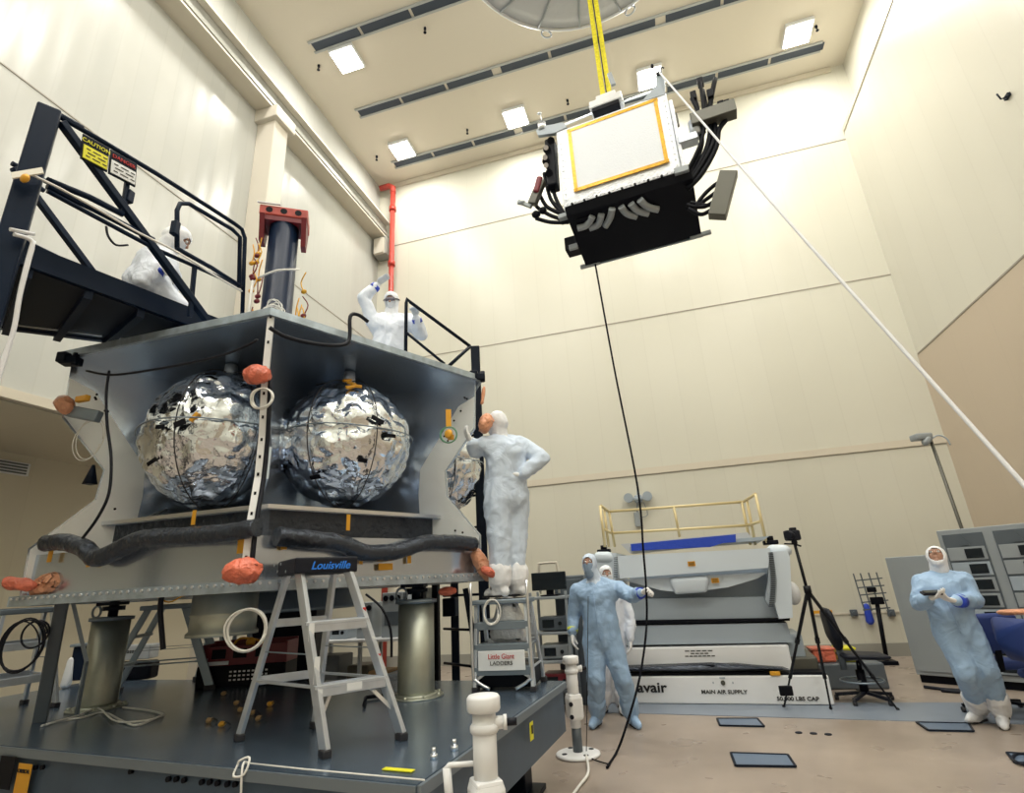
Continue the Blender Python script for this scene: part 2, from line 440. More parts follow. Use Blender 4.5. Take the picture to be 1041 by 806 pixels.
b = MB(); b.box((-6.95, 11.8, 11.05), (.3, .1, .5)); b.build('gusset', 'beam', t2)
# ceiling air slots
def slot_row(i, y, label):
    t = thing('ceiling_air_slot', label, 'ceiling vent', (-.6, y, ZC))
    x = -6.3; k = 0
    while x < 5.0:
        L_ = 1.18
        bb = MB(); bb.box((x+L_/2, y, ZC-.012), (L_, .20, .02)); bb.build('louvre', 'ceiling_slot', t)
        x += L_ + .07; k += 1
        if k % 3 == 0: x += .16
    bb = MB(); bb.box((-.6, y+.125, ZC-.02), (11.5, .05, .035)); bb.box((-.6, y-.125, ZC-.02), (11.5, .05, .035)); bb.build('frame', 'slot_frame', t)
slot_row(0, 7.55, 'dark slotted ceiling vent, nearest of the three, running off the top of the picture')
slot_row(1, 9.5, 'dark slotted ceiling vent, middle of the three, crossing behind the yellow sling')
slot_row(2, 11.45, 'dark slotted ceiling vent closest to the back wall')
# ceiling lights
lamp_xy = [(-5.8, 10.95), (-2.44, 10.95), (1.09, 10.9), (4.5, 10.85), (-5.72, 8.02), (1.09, 8.0), (4.5, 8.0)]
lamp_lb = ['square ceiling light in the far left corner of the ceiling', 'square ceiling light in the far row, left of the hoisted box',
           'square ceiling light in the far row, right above the hoisted box', 'square ceiling light in the far right corner of the ceiling',
           'square ceiling light by the end of the nearest vent, above the crane beam',           
           'square ceiling light above the top edge of the picture, right of the sling', 'square ceiling light above the top right edge of the picture']
for y in (5.0, 2.0, -1.0, -4.0):
    for x in (-5.75, -2.44, 1.09, 4.5): lamp_xy.append((x, y)); lamp_lb.append('square ceiling light in the rows behind the viewer')
for (x, y), lb in zip(lamp_xy, lamp_lb):
    t = thing('ceiling_light', lb, 'ceiling light', (x, y, ZC), group='square ceiling lights')
    bb = MB(); bb.box((x, y, ZC-.05), (.62, .62, .1), bev=.02); bb.build('housing', 'white_paint', t)
    bb = MB(); bb.box((x, y, ZC-.11), (.54, .54, .03), bev=.01); bb.build('diffuser', 'lamp', t)
    ld = bpy.data.lights.new('light', 'AREA'); ld.shape = 'SQUARE'; ld.size = .5; ld.energy = LAMP_W; ld.color = (1.0, .965, .89)
    lo = bpy.data.objects.new('light', ld); COL.objects.link(lo); lo.location = (0, 0, -.16); lo.parent = t
# sprinklers
for i, (px, py, lb) in enumerate([(324, 68, 'left of the nearest ceiling light'), (432, 30, 'beside the nearest vent'), (383, 160, 'near the back left corner'), (475, 133, 'above the red topped mast'), (577, 103, 'left of the yellow sling'), (830, 28, 'beside the far right ceiling light')]):
    p = P(px, py, z=ZC-.05)
    bb = MB(); bb.cyl(p, p+V((0, 0, .05)), .03, seg=10).cyl(p-V((0, 0, .09)), p, .014, seg=8).cyl(p-V((0, 0, .1)), p-V((0, 0, .09)), .035, seg=10)
    tag(bb.build('sprinkler', 'black_steel'), 'small dark ceiling sprinkler '+lb, 'sprinkler', 'ceiling sprinklers')
# red riser pipe
t = thing('sprinkler_pipe', 'red fire pipe rising up the back left corner to the ceiling', 'pipe', (-6.62, 11.95, 0))
bb = MB(); bb.tube([(-6.62, 11.95, 0), (-6.62, 11.95, 13.0)], .075, seg=14); bb.build('riser', 'red_bright', t)
bb = MB(); bb.tube([(-6.62, 11.95, 12.95), (-6.62, 11.95, 13.15), (-6.75, 11.95, 13.25), (-7.05, 11.95, 13.25)], .09, seg=12); bb.build('elbow', 'red_bright', t)
for z in (4.5, 8.2, 10.4, 12.3):
    bb = MB(); bb.cyl((-6.62, 11.95, z), (-6.62, 11.95, z+.14), .105, seg=14); bb.build('coupling', 'red_paint', t)
# low wall vent, left
p = P(12, 475, x=-9.55)
t = thing('wall_grille', 'grey grille on the far left wall below the overhang', 'vent', (-9.58, p.y, p.z-.1))
bb = MB(); bb.box((-9.57, p.y-.3, p.z), (.05, 1.1, .2), bev=.01); bb.build('frame', 'white_paint', t)
bb = MB()
for k in range(4): bb.box((-9.54, p.y-.3, p.z-.07+k*.045), (.03, 1.0, .02))
bb.build('slats', 'rack_dark', t)
# small hook high on the right wall
p = P(1024, 98, x=XR-.02)
bb = MB(); bb.box(p+V((0.0, 0, 0)), (.04, .10, .05)); bb.tube([p, p+V((-.08, 0, -.02)), p+V((-.1, 0, .08))], .012, seg=6)
tag(bb.build('wall_hook', 'black_steel'), 'tiny dark hook high on the right wall', 'hook')
# dark floor strip along the dolly and floor plates
b = MB(); b.prism([(-1.2, 7.78), (4.6, 7.15), (4.6, 8.3), (-1.2, 8.35)], .0, .006); struct('trim_10', b, 'floor_strip')
def plate(pts, lb):
    q = [P(*a, z=.004) for a in pts]
    t = thing('floor_plate', lb, 'floor plate', (sum(v.x for v in q)/4, sum(v.y for v in q)/4, .0), group='steel floor plates')
    bb = MB(); bb.prism([(v.x, v.y) for v in q], 0, .012); bb.build('plate', 'plate_blue', t)
    bb = MB()
    for i in range(4):
        a, c = q[i], q[(i+1) % 4]; bb.bar((a.x, a.y, .012), (c.x, c.y, .012), .02, .012)
    bb.build('rim', 'black_steel', t)
plate([(729, 731), (770, 731), (777, 739), (732, 738)], 'blue grey steel floor plate just in front of the main air supply lettering')
plate([(743, 766), (801, 768), (809, 780), (748, 779)], 'blue grey steel floor plate nearest the viewer, alone on the beige floor')
plate([(932, 735), (985, 736), (990, 744), (944, 743)], 'blue grey steel floor plate at the leaning technician\'s feet')
plate([(1024, 766), (1060, 768), (1068, 778), (1032, 776)], 'dark floor plate cut by the right picture edge')
# thin bolts in the floor
for px in (812, 827, 842):
    p = P(px, 745+(px-812)*.06, z=.0)
    bb = MB(); bb.cyl(p, p+V((0, 0, .008)), .035, seg=10)
    tag(bb.build('floor_anchor', 'black_steel'), 'small dark floor anchor in a row of three between tripod and viewer', 'anchor', 'floor anchors')

# ================================================================== STEEL TABLE
TZ = .78
quadT = [(-1.26, 2.60), (-1.10, 5.18), (-7.05, 5.66), (-7.05, 3.34)]
tb = thing('steel_platform', 'large low blue grey steel platform carrying the spacecraft and ladders', 'platform', (-4, 4.2, 0))
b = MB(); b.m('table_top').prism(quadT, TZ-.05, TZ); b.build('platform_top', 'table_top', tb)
def inset(q, d):
    c = V((sum(p[0] for p in q)/4, sum(p[1] for p in q)/4)); return [(p[0]+(c.x-p[0])/abs(c.x-p[0])*d, p[1]+(c.y-p[1])/abs(c.y-p[1])*d) for p in q]
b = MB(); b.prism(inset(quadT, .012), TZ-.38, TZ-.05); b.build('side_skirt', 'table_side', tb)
A, B_, D_ = V((-1.26, 2.6, 0)), V((-1.10, 5.18, 0)), V((-7.05, 3.34, 0))
fx = (A-D_).normalized(); fn = V((fx.y, -fx.x, 0))
if fn.y > 0: fn = -fn
b = MB(); b.bar(D_+V((0, 0, TZ-.03))+fn*.006, A+V((0, 0, TZ-.03))+fn*.006, .012, .05); b.bar(A+V((.012, 0, TZ-.03)), B_+V((.012, 0, TZ-.03)), .02, .05); b.build('edge_trim', 'alu_dull', tb)
# rows of bolt holes on the front face
hp = [(36, 780), (43, 780), (133, 784), (171, 792), (179, 792), (187, 793), (205, 795), (213, 795), (221, 796), (231, 797), (239, 797)]
for px, py in hp:
    p = PV(px, py, (D_.x, D_.y), (A.x, A.y), .0)
    bb = MB(); bb.cyl(p-fn*.01, p+fn*.008, .014, seg=10); bb.build('bolt_hole', 'blackish', tb)
# underframe
b = MB()
for (x, y) in [(-1.7, 3.0), (-1.5, 4.9), (-4.0, 3.4), (-4.0, 5.2), (-6.6, 3.7), (-6.6, 5.3)]:
    b.box((x, y, .22), (.22, .22, .42), bev=.01); b.box((x, y, .02), (.4, .4, .04), bev=.005)
b.bar((-1.7, 3.0, .3), (-1.5, 4.9, .3), .12, .16); b.bar((-6.6, 3.7, .3), (-1.7, 3.0, .3), .12, .16)
b.build('underframe', 'black_steel', tb)
# stickers on the platform
def sticker(name, pA, w, h, xd, yd, n, m, parent, lb=None):
    b_ = MB(); x = V(xd).normalized(); y = V(yd).normalized(); nn = V(n).normalized()
    b_.box(pA+nn*.003, (w, h, .004), Matrix((x, y, nn)).transposed())
    o = b_.build(name, m, parent)
    if lb: o['label'] = lb
    return o
p = PV(23, 795, (D_.x, D_.y), (A.x, A.y), .02)
sticker('warning_label', p, .14, .20, fx, (0, 0, 1), fn, 'label_orange', tb, 'orange warning label with black lettering')
text('warning_text', 'CRITICAL', .030, p+fn*.008+V((0, 0, .06)), fx, (0, 0, 1), 'ink_black', tb)
p = PV(6, 785, (D_.x, D_.y), (A.x, A.y), .02)
sticker('black_bracket', p, .16, .18, fx, (0, 0, 1), fn, 'blackish', tb)
p = P(405, 783, z=TZ+.002); sticker('yellow_tape', p, .17, .035, fx, (-fn.x, -fn.y, 0), (0, 0, 1), 'label_yellow', tb, 'strip of yellow tape on the platform top')
p = PV(540, 743, (A.x, A.y), (B_.x, B_.y), .02); sticker('yellow_tag', p, .07, .11, (0.06, 1, 0), (0, 0, 1), (1, -.06, 0), 'label_yellow', tb, 'yellow warning tag with dark figure')
sticker('tag_mark', p+V((.006, 0, .01)), .025, .05, (0.06, 1, 0), (0, 0, 1), (1, -.06, 0), 'ink_black', tb)
for px, py in ((441, 771), (462, 762)):
    p = P(px, py, z=TZ); bb = MB(); bb.cyl(p, p+V((0, 0, .02)), .02, seg=10).cyl(p+V((0, 0, .02)), p+V((0, 0, .05)), .011, seg=8); bb.build('stud', 'alu_bright', tb)
# white rope tied at the front edge
p = P(248, 778, z=TZ+.01)
bb = MB(); bb.tube([p+V((.0, .03, .0)), p+V((0, 0, .015)), p+fn*.03+V((.02, 0, -.02)), p+fn*.03+V((.03, 0, -.15)), p+fn*.03+V((.05, 0, -.4))], .006, seg=6, spline=4)
bb.tube([p+V((-.03, 0, .02)), p+V((.03, 0, .035)), p+fn*.03+V((.035, 0, -.03)), p+fn*.03+V((-.03, 0, -.04)), p+V((-.04, 0, .0))], .006, seg=6, spline=4, closed=True)
bb.tube([p+V((.01, 0, .012)), p+fx*.4+V((0, 0, .008)), p+fx*1.1+V((0, 0, .008))], .004, seg=6)
tag(bb.build('rope', 'wire_white'), 'white rope knotted over the front edge of the steel platform', 'rope')

# ================================================================== SPACECRAFT BUS
C0 = V((-3.73, 4.92, 0))
HEX = [V((-4.70, 2.97)), V((-2.66, 2.99)), V((-1.69, 4.94)), V((-2.60, 6.35)), V((-4.60, 6.35)), V((-5.80, 4.90))]
def hexr(r, pts=HEX):
    return [((v.x-C0.x)*r/ (2.1) + C0.x, (v.y-C0.y)*r/(2.1) + C0.y) for v in pts]
bus = thing('spacecraft_bus', 'large open six sided silver spacecraft body with foil wrapped tanks', 'spacecraft', (C0.x, C0.y, 1.62))
# decks
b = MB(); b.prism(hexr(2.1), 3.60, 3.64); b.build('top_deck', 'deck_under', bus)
b = MB(); q = hexr(2.115)
for i in range(6): b.bar((*q[i], 3.63), (*q[(i+1) % 6], 3.63), .03, .06, ext=.01)
b.build('deck_edge_tape', 'deck_edge', bus)
b = MB(); b.prism(hexr(2.06), 1.66, 1.72); b.build('bottom_deck', 'alu', bus)
b = MB(); q = hexr(2.08)
for i in range(6): b.bar((*q[i], 1.685), (*q[(i+1) % 6], 1.685), .02, .07, ext=.01)
b.build('flange', 'deck_edge', bus)
b = MB()
for i in (0, 1):
    a, c = V((*q[i], 0)), V((*q[i+1], 0)); nn = (c-a).normalized(); nn = V((nn.y, -nn.x, 0))
    for k in range(34):
        p = a.lerp(c, (k+.5)/34); b.cyl(p+V((0, 0, 1.70))+nn*.01, p+V((0, 0, 1.70))+nn*.022, .010, seg=8)
o = b.build('flange_bolts', 'alu_bright', bus); o['kind'] = 'stuff'
b = MB(); b.prism(hexr(1.62), 2.24, 2.27); b.build('tank_shelf', 'mirror_panel', bus)
b = MB(); q = hexr(1.64)
for i in (0, 1): b.bar((*q[i], 2.26), (*q[i+1], 2.26), .03, .03)
b.build('shelf_edge', 'alu_bright', bus)
b = MB(); q = hexr(1.55)
for i in range(6): b.bar((*q[i], 1.98), (*q[(i+1) % 6], 1.98), .02, .52, upv=(0, 0, 1))
b.build('inner_skirt', 'hose', bus)
q = hexr(2.0)
for i in (0, 1, 5, 2):
    a, c = V((*q[i], 0)), V((*q[(i+1) % 6], 0)); b = MB(); b.bar(a+V((0, 0, 1.86)), c+V((0, 0, 1.86)), .012, .30); b.build('lower_panel', 'mirror_panel', bus)
# radial webs with the waisted outline
prof = [(.3, 1.72), (2.04, 1.72), (2.05, 2.06), (1.72, 2.45), (1.70, 2.70), (2.03, 3.10), (2.05, 3.60), (.3, 3.60)]
for i, v in enumerate(HEX):
    d = V((v.x-C0.x, v.y-C0.y, 0)); L_ = d.length; d.normalize(); n = V((-d.y, d.x, 0)); sc_ = L_/2.1
    fr = Matrix(((d.x, 0, n.x, C0.x), (d.y, 0, n.y, C0.y), (0, 1, 0, 0), (0, 0, 0, 1)))
    bb = MB(); bb.prism([(r_*sc_ if r_ > .5 else r_, z) for r_, z in prof], -.012, .012, fr)
    web = bb.build('web_panel', 'mirror_panel', bus)
    # pale outer doubler showing along the flared edge
    if i in (0, 2):
        pr_ = [(1.45, 1.74), (2.03, 1.74), (2.04, 2.05), (1.71, 2.45), (1.69, 2.70), (2.02, 3.11), (2.04, 3.44), (1.86, 3.36), (1.42, 2.75), (1.40, 2.50)]
        s_ = -1 if n.dot(V((C0.x, C0.y, 0))) > 0 else 1
        bb = MB(); bb.prism([(r_*sc_, z) for r_, z in pr_], .013*s_, .018*s_, fr)
        bb.build('edge_doubler', 'panel_face', web)
        bb = MB()
        for k in range(12):
            r_, z = random.choice([(1.8, 3.2), (1.9, 3.3), (1.75, 2.0), (1.85, 2.1), (1.6, 2.35), (1.7, 3.05), (1.95, 3.4)]); r_ += random.uniform(-.06, .06); z += random.uniform(-.05, .05)
            p = fr @ V((r_*sc_, z, .019*s_)); bb.cyl(p, p+n*.006*s_, .010, seg=8)
        bb.build('rivets', 'blackish', web)
# near spine: white edge member with black tape
d = V((HEX[1].x-C0.x, HEX[1].y-C0.y, 0)); sc_ = d.length/2.1; d.normalize()
pp = [C0+d*(r_*sc_)+V((0, 0, z)) for r_, z in [(2.08, 3.60), (2.07, 3.1), (1.98, 2.7), (1.98, 2.4), (2.07, 2.06), (2.08, 1.72)]]
b = MB()
for a, c in zip(pp, pp[1:]): b.bar(a, c, .045, .03, upv=(d.x, d.y, 0))
b.build('spine_edge', 'white_paint', bus)
b = MB()
for k in range(12):
    a = pp[0].lerp(pp[1], random.random()) if k < 7 else pp[random.choice([1, 2, 3, 4])]
    t_ = k/12*5; i = min(int(t_), 4); a = pp[i].lerp(pp[i+1], t_-i)
    b.box(a+d*.014, (.012, .014, .022), math.atan2(d.y, d.x))
b.build('edge_clips', 'blackish', bus)
b = MB()
n = V((-d.y, d.x, 0))
b.tube([p_+n*.04+d*.02 for p_ in pp[1:]], .016, seg=6, spline=3); b.build('edge_cable', 'black_plastic', bus)
# central tube
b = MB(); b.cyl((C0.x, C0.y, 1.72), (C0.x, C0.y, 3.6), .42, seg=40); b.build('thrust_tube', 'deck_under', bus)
# adapter drum below
b = MB(); b.lathe([(.55, 1.48), (.60, 1.48), (.60, 1.51), (.56, 1.53), (.56, 1.66), (.5, 1.66)], (C0.x, C0.y, 0), seg=48)
b.build('adapter_ring', 'alu_dull', bus)
pc = P(231, 600, d=5.0); b = MB(); b.lathe([(.235, 1.36), (.25, 1.36), (.25, 1.385), (.232, 1.40), (.232, 1.50), (.24, 1.51), (.232, 1.52), (.232, 1.66), (.2, 1.66)], (pc.x, pc.y, 0), seg=48)
b.build('hanging_canister', 'galv', bus)
# tanks
def tank(c, r_, seed, bands=True):
    bb = MB(); bmesh.ops.create_icosphere(bb.bm, subdivisions=6, radius=r_, matrix=Matrix.Translation(c)); bb._tag(bb.bm.faces, True)
    so = V((seed*5, seed, -seed))
    def fn_(p, n_):
        q_ = (p-c)/r_
        a = noise.ridged_multi_fractal(q_*2.2+so, 1, 2.1, 4, 1, 2)-1.4
        f = noise.voronoi(q_*3.2+so)[0]; cell = (f[1]-f[0])
        return n_*(.020*a + .040*min(cell, .45) - .018)
    bb.displace(fn_)
    o_ = bb.build('propellant_tank', 'foil', bus)
    bb = MB()
    ring = [c+V((math.cos(t_)*(r_+.012), math.sin(t_)*(r_+.012), .04*math.sin(3*t_)*.3+.02)) for t_ in [2*pi*k/40 for k in range(40)]]
    bb.tube(ring, .006, seg=6, closed=True); bb.build('equator_seam', 'alu_dull', o_)
    view = V((-c.x, -c.y, 0)).normalized(); side = V((-view.y, view.x, 0))
    for sd, nm in ((.42, 'strap'), (-.55, 'strap')):
        q_ = []
        for k in range(33):
            t_ = -pi*.48+pi*.96*k/32
            dirv = (view*math.cos(sd)+side*math.sin(sd))*math.cos(t_)+V((0, 0, math.sin(t_)))
            q_.append(c+dirv*(r_+.010))
        bb = MB(); bb.tube(q_, .0045, seg=6); bb.build('strap', 'dark_rubber', o_)
    # tape patches
    for k in range(6):
        az = random.uniform(-1.1, 1.1); el = random.uniform(-.7, .9)
        dv = (view*math.cos(az)+side*math.sin(az))*math.cos(el)+V((0, 0, math.sin(el)))
        z_ = dv; x_ = V((0, 0, 1)).cross(z_).normalized(); y_ = z_.cross(x_)
        bb = MB(); bb.box(c+dv*(r_+.018), (random.uniform(.05, .16), random.uniform(.03, .05), .006), Matrix((x_, y_, z_)).transposed() @ Matrix.Rotation(random.uniform(-.4, .4), 3, 'Z'), bev=.002)
        bb.build('tape_patch', random.choice(['blackish', 'alu', 'blackish']), o_)
    return o_, view, side
T1 = V((-3.57, 3.60, 2.89)); T2 = V((-2.73, 4.17, 2.89))
o1, vw, sd = tank(T1, .605, 1.0)
o2, vw2, sd2 = tank(T2, .58, 2.7)
o3, _, _ = tank(V((-2.52, 5.62, 2.90)), .56, 4.1)
# mounting boss and amber tape on the right tank
for o_, c, spots in ((o2, T2, [(-.05, .95), (0.05, .82), (.15, .74), (.02, .70)]), (o1, T1, [(-.35, .05)])):
    v_ = V((-c.x, -c.y, 0)).normalized(); s_ = V((-v_.y, v_.x, 0))
    for az, el in spots:
        dv = (v_*math.cos(az)+s_*math.sin(az))*math.cos(el)+V((0, 0, math.sin(el)))
        z_ = dv; x_ = V((0, 0, 1)).cross(z_).normalized(); y_ = z_.cross(x_)
        bb = MB(); bb.box(c+dv*.60, (.08, .03, .02), Matrix((x_, y_, z_)).transposed() @ Matrix.Rotation(random.uniform(-1, 1), 3, 'Z'), bev=.004); bb.build('amber_tape', 'amber', o_)
    bb = MB(); bb.cyl(c+V((0, 0, .56)), c+V((0, 0, .70)), .06, .05, seg=16); bb.build('pole_fitting', 'alu', o_)
# hoses on the two lower faces
q = hexr(2.02)
def hose(pxs, A_, B2, off, r_, nm='insulated_hose'):
    pts = [PV(x, y, A_, B2, off) for x, y in pxs]
    bb = MB(); bb.tube(pts, r_, seg=16, spline=8); crumple(bb, .006, 9, 3); return bb.build(nm, 'hose', bus)
LN = (HEX[0], HEX[1]); NR = (HEX[1], HEX[2])
hose([(47, 552), (66, 551), (85, 557), (98, 567), (118, 560), (145, 548), (190, 545), (230, 542), (262, 536)], q[0], q[1], .07, .062)
hose([(281, 545), (310, 548), (345, 552), (372, 562), (405, 560), (430, 552), (455, 551), (482, 553)], q[1], q[2], .07, .066)
# tape tabs
def tab(px, py, A_, B2, off, w, h, m='amber', nm='tape_tab', par=None):
    p = PV(px, py, A_, B2, off); t_ = V((B2[0]-A_[0], B2[1]-A_[1], 0)).normalized(); n_ = V((t_.y, -t_.x, 0))
    if n_.dot(-p) < 0: n_ = -n_
    bb = MB(); bb.box(p, (w, h, .006), Matrix((t_, V((0, 0, 1)), t_.cross(V((0, 0, 1))))).transposed()); return bb.build(nm, m, par or bus)
for px, py, w, h in ((51, 565, .04, .09), (197, 526, .03, .10), (245, 553, .05, .12), (90, 572, .03, .06)): tab(px, py, q[0], q[1], .03, w, h)
for px, py, w, h in ((289, 551, .04, .10), (354, 531, .03, .12), (367, 568, .03, .08), (416, 568, .035, .07), (392, 576, .13, .05)): tab(px, py, q[1], q[2], .02, w, h)
# orange covered fittings
def bag(px, py, size, m, nm='bagged_fitting', seed=0, rot=0, **k):
    p = P(px, py, **k); bb = MB()
    c_, s_ = math.cos(rot), math.sin(rot)
    vx = V((rt.x, rt.y, 0)).normalized()
    ax = (vx*c_+V((0, 0, 1))*s_)
    bb.hull([(p-ax*size[0]*.5, size[1]*.42), (p-ax*size[0]*.15, size[1]*.5), (p+ax*size[0]*.2, size[1]*.5), (p+ax*size[0]*.55, size[1]*.34)])
    bmesh.ops.subdivide_edges(bb.bm, edges=bb.bm.edges[:], cuts=1, use_grid_fill=True)
    crumple(bb, size[1]*.09, 14, seed); bb._tag(bb.bm.faces, True)
    return bb.build(nm, m, bus)
bag(262, 381, (.08, .155), 'orange_bag', seed=1, d=3.95); bag(247, 580, (.11, .165), 'orange_bag', seed=2, d=3.85)
bag(66, 411, (.08, .13), 'salmon_bag', seed=3, d=5.35, rot=2.2); bag(20, 594, (.16, .10), 'orange_bag', seed=4, d=5.4, rot=-.2); bag(49, 594, (.12, .16), 'salmon_bag', seed=11, d=5.4, rot=.3)
bag(494, 430, (.10, .14), 'salmon_bag', seed=5, d=5.05, rot=1.2); bag(490, 574, (.2, .14), 'salmon_bag', seed=6, d=5.15, rot=-1.1); bag(500, 582, (.14, .09), 'orange_bag', seed=7, d=5.05, rot=-.4)
bag(455, 601, (.10, .08), 'orange_bag', seed=8, d=5.1); bag(491, 402, (.16, .04), 'salmon_bag', seed=9, d=5.2, rot=1.4)
# corner fittings on the top deck
for (px, py, d_) in ((72, 367, 5.45), (486, 384, 5.2)):
    p = P(px, py, d=d_); bb = MB(); bb.box(p, (.14, .1, .07), .4, bev=.01); bb.box(p+V((-.03, -.04, .02)), (.08, .07, .09), .2, bev=.01); bb.cyl(p+V((.05, 0, -.05)), p+V((.05, 0, .06)), .025, seg=10); bb.build('corner_fitting', 'black_steel', bus)
p = P(84, 420, d=5.3); bb = MB(); bb.bar(p-rt*.12+V((0, 0, .02)), p+rt*.14-V((0, 0, .03)), .07, .09, bev=.01); bb.build('connector_block', 'alu_dull', bus)
bb = MB(); bb.bar(p+V((-.02, -.05, .10)), p+V((.10, -.05, .10)), .04, .05, bev=.008); bb.build('amber_plug', 'amber', bus)
p = P(93, 483, d=5.2); bb = MB(); bb.cyl(p+V((0, 0, -.07)), p+V((0, 0, .08)), .05, .01, seg=4); bb.build('hanging_sensor', 'black_steel', bus)
# wire coils
def coil(px, py, r_, n_, m, nm, parent=None, jitter=.1, th=.005, tilt=0., **k):
    p = P(px, py, **k); vx = V((rt.x, rt.y, 0)).normalized(); vy = V((0, 0, 1)); vz = vx.cross(vy)
    bb = MB(); pts = []
    for i in range(int(26*n_)):
        t_ = 2*pi*i/26; rr = r_*(1+jitter*noise.noise(V((t_*.35, px, 1))))
        pts.append(p+vx*math.cos(t_)*rr*(1-tilt)+vy*(math.sin(t_)*rr)+vz*(.025*noise.noise(V((t_*.5, 3, px))))+vx*(.02*noise.noise(V((t_*.2, 9, py)))))
    bb.tube(pts, th, seg=5); return bb.build(nm, m, parent)
coil(266, 405, .075, 4, 'wire_white', 'wire_coil', bus, d=3.93)
coil(456, 442, .075, 5, 'cable_green', 'wire_coil', bus, d=4.85, th=.004)
coil(90, 447, .16, 2, 'wire_white', 'wire_coil', bus, d=5.3, th=.004, jitter=.5, tilt=.3)
p = P(456, 428, d=4.88); bb = MB(); bb.box(p+V((0, 0, .03)), (.05, .01, .17), .4); bb.box(p+V((.02, 0, -.16)), (.06, .01, .05), .4); bb.build('coil_tape', 'amber', bus)
bb = MB(); bb.ball(P(456, 441, d=4.84), (.04, .02, .045)); bb.build('coil_plug', 'amber', bus)
# black cables over the body
A_, B2 = hexr(2.16)[0], hexr(2.16)[1]
bb = MB(); bb.tube([PV(x, y, A_, B2, .02) for x, y in ((111, 377), (108, 400), (109, 432), (113, 465), (111, 500), (100, 525), (84, 547))], .010, seg=6, spline=5)
bb.tube([PV(x, y, A_, B2, .02) for x, y in ((88, 377), (115, 381), (160, 375), (210, 365), (240, 356), (262, 345))], .010, seg=6, spline=5); bb.build('black_cable', 'black_plastic', bus)
A_, B2 = hexr(2.16)[1], hexr(2.16)[2]
bb = MB(); bb.tube([PV(x, y, A_, B2, .03) for x, y in ((274, 333), (290, 342), (318, 349), (345, 351), (355, 345), (356, 322), (364, 320), (374, 327))], .016, seg=8, spline=5); bb.build('edge_conduit', 'black_plastic', bus)
# web brackets in the bays
bb = MB(); bb.tube([PV(x, y, HEX[0], C0.xy, .12) for x, y in ((120, 530), (140, 530), (170, 518))], .012, seg=6); bb.build('strut', 'alu_bright', bus)

# support cylinders
def pedestal(base, lb, wires):
    t = thing('support_cylinder', lb, 'support stand', (base.x, base.y, TZ), group='grey support cylinders under the spacecraft')
    x, y = base.x, base.y
    bb = MB(); bb.lathe([(.145, TZ+.02), (.15, TZ+.05), (.15, 1.50), (.145, 1.50)], (x, y, 0), 36); bb.build('tube', 'galv', t)
    bb = MB(); bb.lathe([(.18, TZ), (.18, TZ+.025), (.155, TZ+.03)], (x, y, 0), 36)
    for k in range(8): bb.cyl((x+.2*math.cos(k*pi/4), y+.2*math.sin(k*pi/4), TZ), (x+.2*math.cos(k*pi/4), y+.2*math.sin(k*pi/4), TZ+.03), .016, seg=8)
    bb.lathe([(.225, TZ), (.225, TZ+.012)], (x, y, 0), 36); bb.build('base_flange', 'galv', t)
    bb = MB(); bb.lathe([(.175, 1.495), (.175, 1.525), (.10, 1.53)], (x, y, 0), 36); bb.build('cap_plate', 'alu_dull', t)
    bb = MB(); bb.cyl((x, y, 1.525), (x, y, 1.66), .04, seg=16); bb.cyl((x, y, 1.58), (x, y, 1.62), .09, seg=8)
    bb.box((x+.03, y-.02, 1.60), (.16, .06, .03), .4, bev=.005); bb.box((x-.02, y, 1.64), (.2, .16, .03), .2, bev=.004)
    bb.build('jack_fitting', 'black_steel', t)
    bb = MB(); bb.tube([(x-.10+.05*math.cos(a_), y-.08, 1.575+.05*math.sin(a_)) for a_ in [k*2*pi/16 for k in range(16)]], .010, seg=6, closed=True); bb.build('hook_ring', 'alu_dull', t)
pb = P(98, 720, z=TZ); pb2 = P(423, 708, z=TZ)
pedestal(pb, 'grey metal support cylinder under the left corner of the spacecraft, wire loops at its foot', True)
pedestal(pb2, 'grey metal support cylinder under the right side of the spacecraft, behind the silver stepladder', False)
bb = MB()
def loop(cx, cy, rx, ry, a0=0, n=40):
    return [V((cx+rx*math.cos(a0+2*pi*k/n)*(1+.05*math.sin(5*k)), cy+ry*math.sin(a0+2*pi*k/n), TZ+.012+.006*math.sin(k*1.3))) for k in range(n)]
bb.tube([P(x, y, z=TZ+.01) for x, y in ((42, 738), (60, 733), (85, 729), (105, 724), (125, 733), (140, 737), (160, 729), (166, 726), (150, 722), (125, 719))], .008, seg=6, spline=5)
bb.tube([P(x, y, z=TZ+.02) for x, y in ((48, 736), (80, 727), (100, 720), (118, 733), (150, 732), (165, 727))], .007, seg=6, spline=5)
tag(bb.build('wire_loop', 'wire_white'), 'white wire lying in loops on the platform round the left support cylinder', 'wire')
# ================================================================== LEFT WORK PLATFORM
NA, NB = V((-3.57, 1.8)), V((-3.36, 3.4)); FA, FB = V((-4.50, 1.9)), V((-4.40, 3.3))
def nv(x, y, off=0): return PV(x, y, NA, NB, off)
def fv(x, y, off=0): return PV(x, y, FA, FB, off)
sp = thing('access_platform', 'dark blue steel access platform with handrails along the upper left', 'work platform', (-4, 2.4, 0))
z_ = 3.82
near = [P(-60, 232, z=z_), P(222, 337, z=z_), P(186, 350, z=z_), P(-60, 318, z=z_)]
b = MB(); b.prism([(p.x, p.y) for p in near], z_-.06, z_+.02); b.build('deck', 'black_steel', sp)
b = MB()
b.bar(near[0]+V((0, 0, .03)), near[1]+V((0, 0, .03)), .05, .16); b.bar(near[3]+V((0, 0, .0)), near[2]+V((0, 0, .0)), .05, .14); b.bar(near[1], near[2], .05, .14)
b.build('deck_frame', 'navy_steel', sp)
b = MB()
